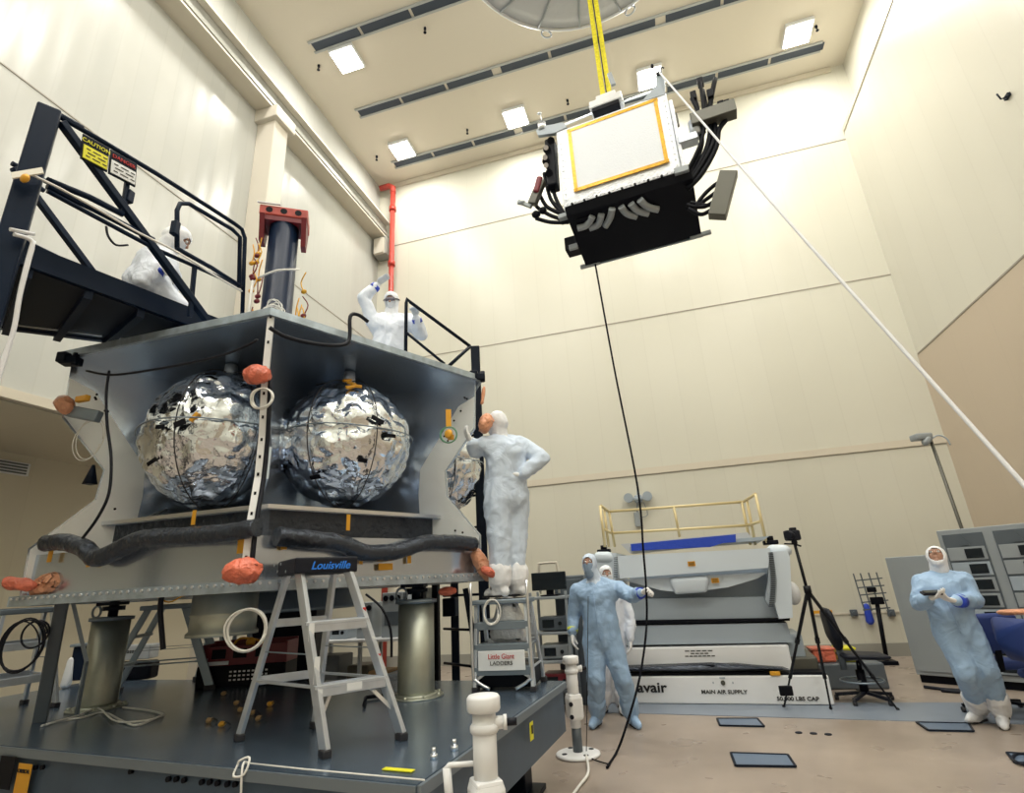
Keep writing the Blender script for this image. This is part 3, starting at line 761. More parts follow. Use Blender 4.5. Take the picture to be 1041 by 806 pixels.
for t_ in (.25, .45, .65, .85): b.bar(near[0].lerp(near[1], t_)-V((0, 0, .08)), near[3].lerp(near[2], t_)-V((0, 0, .08)), .05, .08)
b.build('joist', 'navy_steel', sp)
b = MB(); a_, c_ = near[3].lerp(near[2], .28)-V((0, 0, .085)), near[3].lerp(near[2], .62)-V((0, 0, .085)); o_ = (near[0]-near[3])*.12
b.bar(a_+o_, c_+o_, .012, .01); a2 = near[3].lerp(near[2], .68)-V((0, 0, .085)); c2 = near[3].lerp(near[2], .9)-V((0, 0, .085)); b.bar(a2+o_, c2+o_, .012, .01); b.build('bright_gap', 'alu_bright', sp)  # bright bars imitate the light showing in the deck gaps
top = nv(50, 113); px_, py_ = top.x, top.y
b = MB(); b.box((px_, py_, top.z/2), (.125, .125, top.z), -.55, bev=.012); b.build('post', 'navy_steel', sp)
ft = fv(6, 158); b = MB(); b.box((ft.x-.12, ft.y-.05, ft.z/2), (.125, .125, ft.z), -.55, bev=.012); b.box((ft.x+.02, ft.y-.05, ft.z-.62), (.10, .06, .06)); b.build('post', 'navy_steel', sp)
for x_, y_ in ((near[1].x-.25, near[1].y-.35),): pass
def rail(pts, r_=.02, nm='handrail', f=nv, spl=0, off=0):
    b = MB(); b.tube([f(x, y, off) for x, y in pts], r_, seg=10, spline=spl); return b.build(nm, 'navy_steel', sp)
rail([(58, 117), (110, 147), (160, 177), (215, 212), (238, 227), (246, 233), (249, 242), (248, 270), (246, 330)], .018)
rail([(180, 252), (180, 214), (183, 207), (192, 207), (236, 233), (244, 241), (243, 292)], .018, off=.06)
rail([(179, 252), (215, 272), (243, 290)], .018, off=.06)
rail([(48, 183), (90, 200), (125, 218)], .022)
rail([(48, 189), (100, 215), (156, 244)], .022); rail([(48, 194), (100, 222), (156, 252), (246, 292)], .016)
rail([(62, 118), (84, 130)], .02)
b = MB(); b.bar(nv(62, 124), nv(218, 336), .055, .05, bev=.006); b.build('brace', 'navy_steel', sp)
b = MB(); b.bar(nv(198, 270), nv(193, 322), .03, bev=.004); b.bar(nv(130, 180), nv(125, 216), .03, bev=.004); b.box(nv(131, 200), (.05, .05, .10), .1, bev=.006); b.box(nv(178, 232, .08), (.05, .05, .12), .1, bev=.006); b.build('upright', 'navy_steel', sp)
rail([(12, 166), (48, 185)], .02, f=fv); rail([(12, 172), (45, 194)], .02, f=fv); rail([(-10, 228), (60, 262), (120, 292)], .018, f=fv)
b = MB(); b.bar(fv(14, 170), fv(104, 290), .05, .05, bev=.006); b.build('brace', 'navy_steel', sp)
# signs hanging from the rail
def rail_sign(xa, ya, xb, yb, body, hdr, top_col, low_col, nm):
    a_, c_ = nv(xa, ya, .03), nv(xb, yb, .03); x = (c_-a_); w = x.length; x.normalize(); y = V((0, 0, 1)); y = (y-x*x.z).normalized(); n = x.cross(y)
    if n.dot(-a_) < 0: n = -n
    R3 = Matrix((x, y, x.cross(y))).transposed(); mid = (a_+c_)/2
    b = MB(); b.box(mid-y*.09, (w, .20, .012), R3, bev=.003); s = b.build(nm, 'black_steel', sp)
    b = MB(); b.box(mid-y*.125+n*.010, (w*.90, .105, .006), R3); b.build('sign_field', low_col, s)
    text('sign_text', hdr, .040, mid-y*.035+n*.010, x, y, top_col, s)
    b = MB()
    for k in range(3):
        for j in range(4): b.box(mid-y*(.098+.028*k)+n*.016+x*((j-1.5)*w*.19+.01*((k*3+j) % 2)), (w*.15, .006, .003), R3)
    b.build('small_print', 'ink_black', s)
rail_sign(84, 137, 111, 152, ['WATCH YOUR', 'HEAD AND STEP', 'ON PLATFORM'], 'CAUTION', 'label_yellow', 'label_yellow', 'caution_sign')
rail_sign(112, 153, 139, 168, ['AUTHORIZED', 'PERSONNEL', 'ONLY'], 'DANGER', 'ink_red', 'label_white', 'notice_sign')
# white wrapped cable and rope down the post
bb = MB(); bb.tube([nv(x, y, .11) for x, y in ((33, 178), (60, 191), (100, 213), (140, 236), (180, 256), (215, 278), (246, 296))], .008, seg=6, spline=3)
tag(bb.build('cable', 'wire_white'), 'pale cable strung along the handrail of the dark access platform', 'cable')
bb = MB(); bb.tube([nv(x, y, .12) for x, y in ((14, 238), (30, 243), (33, 250), (30, 262), (24, 285), (18, 310), (14, 335), (2, 370), (-5, 400))], .013, seg=6, spline=4)
bb.tube([nv(x, y, .12) for x, y in ((34, 245), (27, 270), (20, 300), (15, 330), (8, 355), (-3, 388))], .013, seg=6, spline=4)
bb.tube([nv(x, y, .12) for x, y in ((10, 233), (25, 236), (35, 238))], .012, seg=6)
tag(bb.build('rope', 'rope_white'), 'white twisted rope wound down the thick dark blue post at left', 'rope')
p = nv(28, 176, .12); bb = MB(); bb.m('paper').box(p, (.16, .01, .06), Matrix.Rotation(-.5, 3, 'Y') @ Matrix.Rotation(.5, 3, 'Z'), bev=.002); bb.m('amber').ball(p+V((.01, -.01, -.05)), (.03, .02, .03))
tag(bb.build('paper_tag', 'paper'), 'pale paper tag tied with amber tape round the left post', 'tag')
bb = MB(); bb.tube([nv(x, y, .04) for x, y in ((108, 230), (110, 240), (118, 249), (130, 249))], .008, seg=6, spline=4)
tag(bb.build('cable', 'black_plastic'), 'short black cable end looping below the platform handrail', 'cable')

# ================================================================== RIGHT REAR WORK PLATFORM
t = thing('rear_scaffold', 'black steel scaffold with handrail behind the right corner of the spacecraft', 'scaffold', (-2.2, 5.9, 0))
p1 = P(483, 353, d=6.2)
b = MB(); b.box((p1.x, p1.y, p1.z/2), (.11, .11, p1.z), .3, bev=.01); b.build('post', 'black_steel', t)
p2 = P(462, 600, d=6.9); b = MB(); b.box((p2.x, p2.y, 2.2), (.09, .09, 4.4), .3, bev=.01); b.build('post', 'black_steel', t)
pa, pc, pe = P(413, 304, d=5.95), P(478, 352, d=6.2), P(414, 364, d=5.95)
b = MB(); b.tube([(pa.x, pa.y, 3.66), pa-V((0, 0, .06)), pa+V((.01, 0, .0)), pa+(pc-pa)*.06, pc], .022, seg=10); b.tube([P(413, 338, d=5.95), P(452, 370, d=6.1)], .018, seg=8); b.tube([pc, P(452, 376, d=6.05)], .022, seg=8)
b.build('handrail', 'black_steel', t)
b = MB()
for k in range(9):
    z = .8+k*.36; b.tube([(p1.x, p1.y, z), (p2.x-.1, p2.y-.1, z)], .014, seg=8)
b.build('rungs', 'black_steel', t)
b = MB(); b.tube([P(x, y, d=6.3) for x, y in ((452, 498), (459, 500), (462, 508), (468, 555))], .016, seg=8); b.tube([P(456, 545, d=6.4), P(482, 560, d=6.4)], .014, seg=6); b.build('grab_rail', 'black_steel', t)
b = MB(); b.bar(P(473, 598, d=6.3), P(488, 690, d=6.3), .06, .06); b.build('brace', 'black_steel', t)
b = MB(); b.box(P(458, 617, d=6.8), (.16, .12, .2), bev=.01); b.build('junction_box', 'black_steel', t)

# ================================================================== RED TOPPED MAST
mx, my = -3.11, 3.56; zt = P(288, 214, d=4.66).z
t = thing('lifting_mast', 'black upright mast with a red bracket head standing on the spacecraft', 'mast', (mx, my, 3.64))
b = MB(); b.lathe([(.16, 3.64), (.16, 3.67), (.13, 3.68), (.13, zt-.12)], (mx, my, 0), 28); b.build('column', 'navy_steel', t)
ang = R(33)
fr = Matrix.Translation((mx, my, zt)) @ Matrix.Rotation(ang, 4, 'Z')
b = MB(); b.box(fr @ V((0, 0, -.06)), (.42, .28, .10), ang, bev=.01); hd = b.build('bracket_head', 'red_bright', t)
for k in (-.125, 0, .125):
    b = MB(); b.cyl(fr @ V((k, -.143, -.06)), fr @ V((k, -.13, -.06)), .030, seg=16); b.build('bolt_hole', 'blackish', hd)
for s in (-1, 1):
    M_ = fr @ Matrix(((0, 0, 1, 0), (1, 0, 0, 0), (0, 1, 0, 0), (0, 0, 0, 1)))
    b = MB(); x0 = s*.18; b.prism([(-.15, -.11), (.15, -.11), (.05, -.36), (-.05, -.36)] if s > 0 else [(-.15, -.11), (.15, -.11), (.06, -.34), (-.06, -.34)], x0-.022, x0+.022, M_); b.build('cheek_plate', 'maroon', hd)
b = MB(); b.box(fr @ V((0, 0, -.135)), (.36, .26, .05), ang); b.build('underside_plate', 'maroon', hd)
b = MB(); b.box(fr @ V((-.13, -.15, .0)), (.2, .02, .012), ang); b.build('paper_strip', 'label_white', hd)
for k in range(18):
    a_ = random.uniform(0, 6.28); z = random.uniform(3.75, zt-.4); s = random.choice([-1, 1]); p = fr @ V((s*random.uniform(.15, .24), -.05, 0)); p.z = z
    b = MB(); b.ball(p, (.03, .02, .022), seg=8, rings=6); b.tube([p, p+V((random.uniform(-.05, .05), 0, .10)), p+V((random.uniform(-.04, .04), 0, .2))], .006, seg=5, spline=3); b.build('amber_tag', random.choice(['amber', 'kapton', 'amber', 'maroon']), t)
pts = []
for i in range(150):
    a_ = i*.47; pts.append(fr @ V((.07*math.cos(a_)+.05*noise.noise(V((i*.13, 0, 1))), -.16-.015*math.sin(i*.7), 0)) + V((0, 0, -(zt-3.93)+.07*math.sin(a_)+.16*noise.noise(V((i*.05, 5, 2))))))
b = MB(); b.tube(pts, .005, seg=5); b.build('wire_tangle', 'wire_white', t)
b = MB(); b.tube([fr @ V((-.16, -.12, -.78)), fr @ V((0, -.18, -.72)), fr @ V((.17, -.1, -.64))], .010, seg=6, spline=3); b.tube([fr @ V((-.20, -.1, -.8)), fr @ V((-.21, -.1, -1.42))], .012, seg=6); b.build('cord_wrap', 'wire_white', t)

# ================================================================== HOISTED BOX
ex = V((1.40, -.15, 0)).normalized(); ey = V((-ex.y, ex.x, 0)); A0 = V((-.72, 5.60, 5.98)); BW, BH, BD = 1.43, 1.22, .80
R3 = Matrix((ex, ey, V((0, 0, 1)))).transposed()
def bx(u, v, w): return A0+ex*u+ey*v+V((0, 0, w))
t = thing('hoisted_module', 'white and black spacecraft module hanging from a yellow sling', 'spacecraft module', bx(BW/2, BD/2, -.3))
b = MB(); b.box(bx(BW/2, BD/2, BH/2), (BW, BD, BH), R3, bev=.008); b.build('module_body', 'alu', t)
b = MB(); b.box(bx(BW/2, -.012, BH/2), (BW*.985, .02, BH*.98), R3, bev=.004)
bmesh.ops.subdivide_edges(b.bm, edges=b.bm.edges[:], cuts=5, use_grid_fill=True); crumple(b, .004, 6, 2); b._tag(b.bm.faces, True); b.build('foil_skin', 'foil_blanket', t)
b = MB(); b.box(bx(.74, -.035, .66), (1.08, .02, .92), R3, bev=.004); bl = b.build('white_blanket', 'blanket_white', t)
b = MB()
for (u, w, sx, sz) in ((.74, 1.13, 1.16, .045), (.74, .19, 1.16, .045), (.19, .66, .045, .98), (1.29, .66, .045, .98)): b.box(bx(u, -.045, w), (sx, .012, sz), R3)
b.build('amber_tape', 'kapton', t)
b = MB()
for k in range(26): b.cyl(bx(.05+k*.053, -.03, .035), bx(.05+k*.053, -.045, .035), .010, seg=6)
for k in range(12):
    b.cyl(bx(.05, -.03, .1+k*.09), bx(.05, -.045, .1+k*.09), .010, seg=6); b.cyl(bx(1.39, -.03, .1+k*.09), bx(1.39, -.045, .1+k*.09), .010, seg=6)
o_ = b.build('fastener_row', 'alu_bright', t); o_['kind'] = 'stuff'
b = MB()
for k in range(9): b.cyl(bx(.12+k*.155, -.03, .01), bx(.12+k*.155, -.05, .01), .016, seg=6)
b.build('edge_bolts', 'blackish', t)
# black lower body sloping to the back
Mx = Matrix(((ey.x, 0, ex.x, A0.x), (ey.y, 0, ex.y, A0.y), (0, 1, 0, A0.z), (0, 0, 0, 1)))
b = MB(); b.prism([(-.03, 0), (.86, -.02), (.90, -.30), (.84, -.34), (.02, -.10)], .02, BW+.10, Mx); b.build('black_underbody', 'blackish', t)
for q_, s_ in ((bx(.08, .86, -.33), (.28, .05, .05)), (bx(1.52, .84, -.33), (.26, .05, .05)), (bx(.0, .1, -.06), (.18, .16, .06)), (bx(BW, .02, .01), (.16, .16, .08))):
    b = MB(); b.box(q_, s_, R3, bev=.008); b.build('corner_lug', 'rack_grey', t)
b = MB(); b.bar(bx(0.0, .87, -.335), bx(BW+.12, .87, -.335), .03, .02); b.build('rear_lip', 'alu_dull', t)
def onbot(px, py):   # underside plane of the black body
    d = ray(px, py); n = V((0, 0, 1)) + ey*(.24/.82); q0 = bx(0, .02, -.10); k = n.dot(q0-EYE)/n.dot(d); return EYE+d*k - V((0, 0, .03))
tubes = [((587, 230), (596, 227), (602, 218)), ((599, 230), (608, 226), (611, 216)), ((615, 228), (620, 219), (622, 210)),
         ((631, 208), (637, 215), (647, 218)), ((641, 205), (648, 212), (659, 215)), ((650, 201), (658, 208), (669, 211))]
for q_ in tubes:
    b = MB(); b.tube([onbot(*a) for a in q_], .042, seg=12, spline=5); b.build('grey_duct', 'rack_grey', t)
# lifting brackets
b = MB(); b.prism([(-.02, BH-.02), (.16, BH+.0), (.12, BH+.10), (-.20, BH+.17), (-.26, BH+.12), (-.24, BH+.04)], -.03, .02, Matrix(((ex.x, 0, ey.x, A0.x), (ex.y, 0, ey.y, A0.y), (0, 1, 0, A0.z), (0, 0, 0, 1)))); b.build('lifting_bracket', 'machine_grey', t)
b = MB(); b.cyl(bx(-.18, .0, BH+.12), bx(-.18, 0, BH+.24), .055, seg=14); b.cyl(bx(-.18, 0, BH+.24), bx(-.18, 0, BH+.42), .008, seg=6); b.ball(bx(-.2, 0, BH+.43), (.035, .02, .02), 8, 6); b.build('bracket_pin', 'alu_bright', t)
b = MB(); b.prism([(BW-.30, BH-.02), (BW-.02, BH-.04), (BW+.02, BH+.22), (BW-.02, BH+.34), (BW-.08, BH+.30), (BW-.10, BH+.14)], -.03, .02, Matrix(((ex.x, 0, ey.x, A0.x), (ex.y, 0, ey.y, A0.y), (0, 1, 0, A0.z), (0, 0, 0, 1)))); b.build('lifting_bracket', 'machine_grey', t)
b = MB(); b.cyl(bx(BW-.04, -.05, BH+.30), bx(BW-.04, .05, BH+.30), .03, seg=10); b.tube([bx(BW-.02, 0, BH+.3), bx(BW-.0, 0, BH+.42), bx(BW+.03, 0, BH+.40)], .008, seg=6, spline=3); b.tube([bx(BW-.06, 0, BH+.3), bx(BW-.10, 0, BH+.52)], .006, seg=6); b.ball(bx(BW-.10, 0, BH+.5), (.02, .02, .035), 8, 6); b.build('bracket_pin', 'blackish', t)
# bits on the right flank
b = MB(); b.box(bx(BW+.05, .2, .95), (.07, .05, .2), R3, bev=.01); b.build('flank_box', 'olive', t)
b = MB(); b.cyl(bx(BW+.24, .1, .52), bx(BW+.24, .1, .74), .07, seg=20); b.box(bx(BW+.14, .1, .50), (.22, .14, .10), R3, bev=.01); b.build('flank_canister', 'alu', t)
b = MB(); b.box(bx(BW+.03, .4, .6), (.05, .7, 1.1), R3, bev=.01); b.build('flank_panel', 'foil_blanket', t)
def w5(px, py, v=.1): 
    A_, B2 = bx(0, v, 0), bx(1, v, 0); return PV(px, py, (A_.x, A_.y), (B2.x, B2.y))
def cables(paths, r_, nm, v, par):
    b = MB()
    for q_ in paths: b.tube([w5(*a, v) for a in q_], r_, seg=7, spline=5)
    return b.build(nm, 'blackish', par)
cables([[(696, 190), (708, 172), (718, 152), (722, 132), (718, 112), (714, 92)], [(700, 188), (712, 170), (724, 148), (727, 130), (722, 110), (727, 80)], [(697, 186), (706, 168), (713, 148), (712, 130), (708, 108), (704, 96)], [(699, 192), (714, 176), (728, 150), (731, 132), (738, 122)]], .030, 'harness', .1, t)
cables([[(696, 178), (706, 160), (714, 140), (716, 120), (712, 84)], [(703, 100), (712, 118), (716, 135)]], .022, 'harness', .05, t)
b = MB(); b.box(w5(725, 118, .06), (.50, .16, .17), R3 @ Matrix.Rotation(-.0, 3, 'Y'), bev=.01); b.build('connector_panel', 'olive', t)
for px, py in ((712, 84), (705, 98), (722, 96), (733, 108), (739, 107)): b = MB(); b.box(w5(px, py, .08), (.07, .07, .12), R3, bev=.01); b.build('plug', 'blackish', t)
b = MB(); b.bar(w5(741, 176, .05), w5(729, 221, .05), .19, .12, upv=ey, bev=.01); b.build('connector_panel', 'olive', t)
cables([[(698, 208), (708, 210), (716, 204), (727, 196)], [(700, 212), (712, 218), (722, 214), (730, 208)], [(706, 212), (714, 200), (724, 190), (733, 184)], [(702, 206), (712, 208), (722, 208), (730, 200)], [(704, 210), (716, 210), (726, 204), (736, 192)]], .024, 'harness', .1, t)
cables([[(600, 222), (580, 224), (562, 220), (548, 212), (542, 205)], [(578, 222), (562, 206), (556, 190), (553, 176)], [(575, 220), (566, 204), (560, 186)], [(572, 218), (556, 210), (548, 196)], [(578, 226), (560, 226), (545, 222)]], .026, 'harness', .12, t)
b = MB(); b.bar(w5(560, 145, .1), w5(563, 192, .1), .13, .18, upv=ey, bev=.02)
for px, py in ((556, 152), (555, 164), (558, 176), (560, 143)): b.cyl(w5(px, py, -.02), w5(px, py, .12), .05, seg=12)
b.build('connector_stack', 'blackish', t)
b = MB(); 
for px, py in ((555, 150), (554, 160), (555, 168)): b.cyl(w5(px, py, -.06), w5(px, py, .02), .032, seg=12)
b.build('bright_caps', 'alu_bright', t)
b = MB(); b.bar(w5(551, 184, .02), w5(541, 208, .02), .11, .09, upv=ey, bev=.01); b.build('connector_panel', 'olive', t)
b = MB(); b.bar(w5(549, 180, -.02), w5(545, 196, -.02), .08, .07, upv=ey, bev=.02); b.build('red_cap', 'maroon', t)
b = MB(); b.bar(w5(527, 205, .02), w5(540, 210, .02), .05, .04); b.ball(w5(530, 206, .0), (.06, .03, .03), 8, 6); b.build('tie_wrap', 'rack_grey', t)
b = MB(); b.box(w5(584, 250, .6), (.22, .2, .2), R3, bev=.012); b.build('lower_box', 'blackish', t)
b = MB(); b.box(w5(583, 251, .48), (.12, .04, .08), R3, bev=.01); b.build('lower_connector', 'rack_grey', t)
b = MB(); b.ball(w5(545, 218, .1), (.06, .05, .05), 10, 8); b.build('plug', 'blackish', t)
b = MB(); b.ball(w5(552, 214, .1), (.05, .05, .05), 10, 8); b.build('plug', 'blackish', t)

# sling and hoist block
s0 = P(617, 103, y=5.75); s1 = V((.0, 5.75, 11.0)); s1 = P(600, -16, y=5.75)
t = thing('lifting_sling', 'yellow webbing lifting sling above the hoisted white module', 'sling', s0)
for dx, nm in ((-.04, 'strap'), (.045, 'strap')):
    b = MB(); a_, c_ = s0+ex*dx, s1+ex*dx*.9+V((0, 0, 3)); c_ = s0+(s1-s0)*((10.68-s0.z)/(s1.z-s0.z))+ex*dx
    b.bar(a_, c_, .065, .014, upv=(0, 1, 0)); 
    for k in range(2): pass
    b.build('strap', 'strap_yellow', t)
b = MB(); a_ = s0+ex*.01; c_ = s0+(s1-s0)*((10.66-s0.z)/(s1.z-s0.z)); b.bar(a_+V((0, -.02, 0)), c_+V((0, -.02, 0)), .014, .01, upv=(0, 1, 0)); b.build('stitching', 'black_plastic', t)
b = MB(); p = w5(622, 84, .0); b.box(p+V((0, -.05, 0)), (.06, .04, .22), Matrix.Rotation(-.15, 3, 'Y'), bev=.01); b.build('sling_tag', 'rack_grey', t)
t = thing('hoist_block', 'white metal hoist clamp joining the yellow sling to the module top', 'clamp', s0-V((0, 0, .2)))
b = MB(); b.box(s0-V((0, 0, .06))-ex*.01, (.44, .2, .12), R3, bev=.015); b.box(s0+V((0, 0, .03)), (.26, .16, .08), R3, bev=.01); b.build('clamp_body', 'white_paint', t)
b = MB(); b.box(s0-V((0, 0, .15))-ex*.02, (.36, .18, .07), R3, bev=.01); b.build('clamp_pad', 'blackish', t)
b = MB(); b.bar(s0-V((0, 0, .1)), bx(-.1, .05, BH+.12), .02); b.bar(s0-V((0, 0, .1)), bx(BW-.05, .05, BH+.15), .02); b.build('bridle_leg', 'alu_bright', t)

# big silver dish overhead
dc = V((-.075, 5.29, 11.0))
t = thing('overhead_dish', 'large round silver grey ribbed dish hanging at the top edge of the picture', 'hoist cover', dc)
b = MB(); b.lathe([(.02, -.40), (.55, -.36), (1.0, -.24), (1.6, -.10), (1.90, .02), (1.90, .08), (1.80, .10), (1.0, .06), (.02, .2)], dc, 64); b.build('shell', 'dish_grey', t)
b = MB(); b.tube([dc+V((1.92*math.cos(a_), 1.92*math.sin(a_), .03)) for a_ in [2*pi*k/64 for k in range(64)]], .035, seg=8, closed=True); b.build('rim', 'alu_bright', t)
for k in range(16):
    a_ = 2*pi*(k+.3)/16; b = MB(); b.tube([dc+V((r_*math.cos(a_), r_*math.sin(a_), z)) for r_, z in ((.2, -.40), (.55, -.375), (1.0, -.255), (1.6, -.115), (1.92, .02))], .020, seg=6); b.build('rib', 'rack_grey', t)
for k in range(8):
    a_ = 2*pi*(k+.55)/8; c_ = dc+V((1.95*math.cos(a_), 1.95*math.sin(a_), -.02)); b = MB(); b.tube([c_+V((.09*math.cos(q_)*-math.sin(a_), .09*math.cos(q_)*math.cos(a_), .09*math.sin(q_)-.04)) for q_ in [2*pi*j/14 for j in range(14)]], .014, seg=6, closed=True); b.build('lifting_eye', 'alu', t)
b = MB(); b.cyl(dc+V((0, 0, .1)), dc+V((0, 0, 2.49)), .10, seg=16); b.build('stem', 'alu_dull', t)

# tag lines
def rope(pts, r_, m, lb, nm='rope', spl=6): 
    b = MB(); b.tube(pts, r_, seg=7, spline=spl); return tag(b.build(nm, m), lb, 'rope')
a_ = bx(BW-.03, -.05, BH+.30); e_ = P(1041, 493, d=3.2); e2 = e_+(e_-a_)*.12
rope([a_, a_.lerp(e_, .25)-V((0, 0, .02)), a_.lerp(e_, .6)-V((0, 0, .04)), e_, e2], .011, 'rope_white', 'long white tag line running from the hoisted module down to the right edge')
hand_rope = P(657, 600, y=6.62)
rope([P(604, 262, y=6.42), P(624, 372, y=6.5), P(648, 494, y=6.6), P(654, 560, y=6.62), hand_rope, P(657, 640, y=6.6), P(650, 690, y=6.35), P(636, 740, y=6.1), P(627, 764, z=.02), P(617, 780, z=.015)], .012, 'rope_black', 'black tag line hanging from the module through the raised glove to the floor')
rope([P(598, 606, y=6.2), P(597, 700, y=6.15), P(596, 768, y=6.0)], .004, 'rope_black', 'thin dark line hanging before the legs of the blue suited technician', 'cord', 3)
rope([P(596, 768, z=.05), P(598, 785, z=.03), P(588, 800, z=.015), P(578, 815, z=.015), P(570, 840, z=.015)], .012, 'wire_white', 'frayed pale cord end on the floor behind the white jack stands', 'cord')
rope([P(596, 768, z=.02), P(606, 773, z=.015), P(620, 777, z=.015)], .006, 'rope_black', 'short dark cord lying on the floor beside the black tag line end', 'cord')
# ================================================================== PEOPLE
def frame_of(f, upv=V((0, 0, 1))):
    f = f.normalized(); x = f.cross(upv)
    if x.length < 1e-3: x = V((1, 0, 0))
    x.normalize(); z = x.cross(f); return Matrix((x, f, z)).transposed()   # x = person's right, y = forward, z = up
def hand_balls(w, tip, n, grow=0.0, curl=.35, side=1, s=1.0, spread=1.0):
    """list of hulls making one hand: w wrist, tip direction point, n palm normal, side +1 thumb on +x"""
    d = (tip-w).normalized(); n = (n-d*n.dot(d)).normalized(); x = d.cross(n)*side
    H = []
    kn = [w+d*(.088*s)+x*(o*s)+n*(-.003) for o in (.030, .010, -.011, -.030)]
    H.append([(w, .024*s+grow), (w+x*.008, .023*s+grow)] + [(k, .0125*s+grow) for k in kn])
    H.append([(w+d*.02+x*.018, .019*s+grow), (w+d*.06-x*.018, .017*s+grow), (w+d*.07+x*.02, .016*s+grow)])
    L_ = [(.041, .026, .020), (.046, .029, .021), (.042, .027, .020), (.033, .021, .018)]
    for i, k in enumerate(kn):
        p = k; a = .25*curl; dd = d
        sp_ = x*((1.5-i)*.06*spread)
        for j, l in enumerate(L_[i]):
            a = (.55+.75*j)*curl
            dirv = (d*math.cos(a)+n*math.sin(a)+sp_).normalized()
            q = p+dirv*l*s; r0_ = (.0098-.0010*j)*s+grow; r1_ = (.0092-.0012*j)*s+grow
            H.append([(p, r0_), (q, r1_)]); p = q
    tb = w+d*.028*s+x*.024*s; t1 = tb+(d*.6+x*.62+n*.30).normalized()*.040*s; t2 = t1+(d*.9+x*.12+n*(.25+.3*curl)).normalized()*.030*s; t3 = t2+(d*.95-x*.05+n*(.2+.6*curl)).normalized()*.022*s
    H.append([(tb, .015*s+grow), (t1, .012*s+grow)]); H.append([(t1, .0115*s+grow), (t2, .0105*s+grow)]); H.append([(t2, .0105*s+grow), (t3, .0085*s+grow)])
    return H
def wrinkle(amp, seed, anchor=None):
    def post(mb):
        o = V((seed*3.7, seed*1.9, seed*5.1))
        mb.bm.normal_update()
        ds = []
        for v in mb.bm.verts:
            p = v.co
            w_ = noise.noise_vector(p*3+o)*.25
            q = V((p.x*7, p.y*7, p.z*3.0))+w_*4+o
            f = 1-abs(noise.noise(q))*2.2
            g = 1-abs(noise.noise(V((p.x*12, p.y*12, p.z*11))+o+w_*3))*2.0
            ds.append(v.normal*(amp*f*.9+amp*.45*g-amp*.5))
        for v, d in zip(mb.bm.verts, ds): v.co += d
    return post
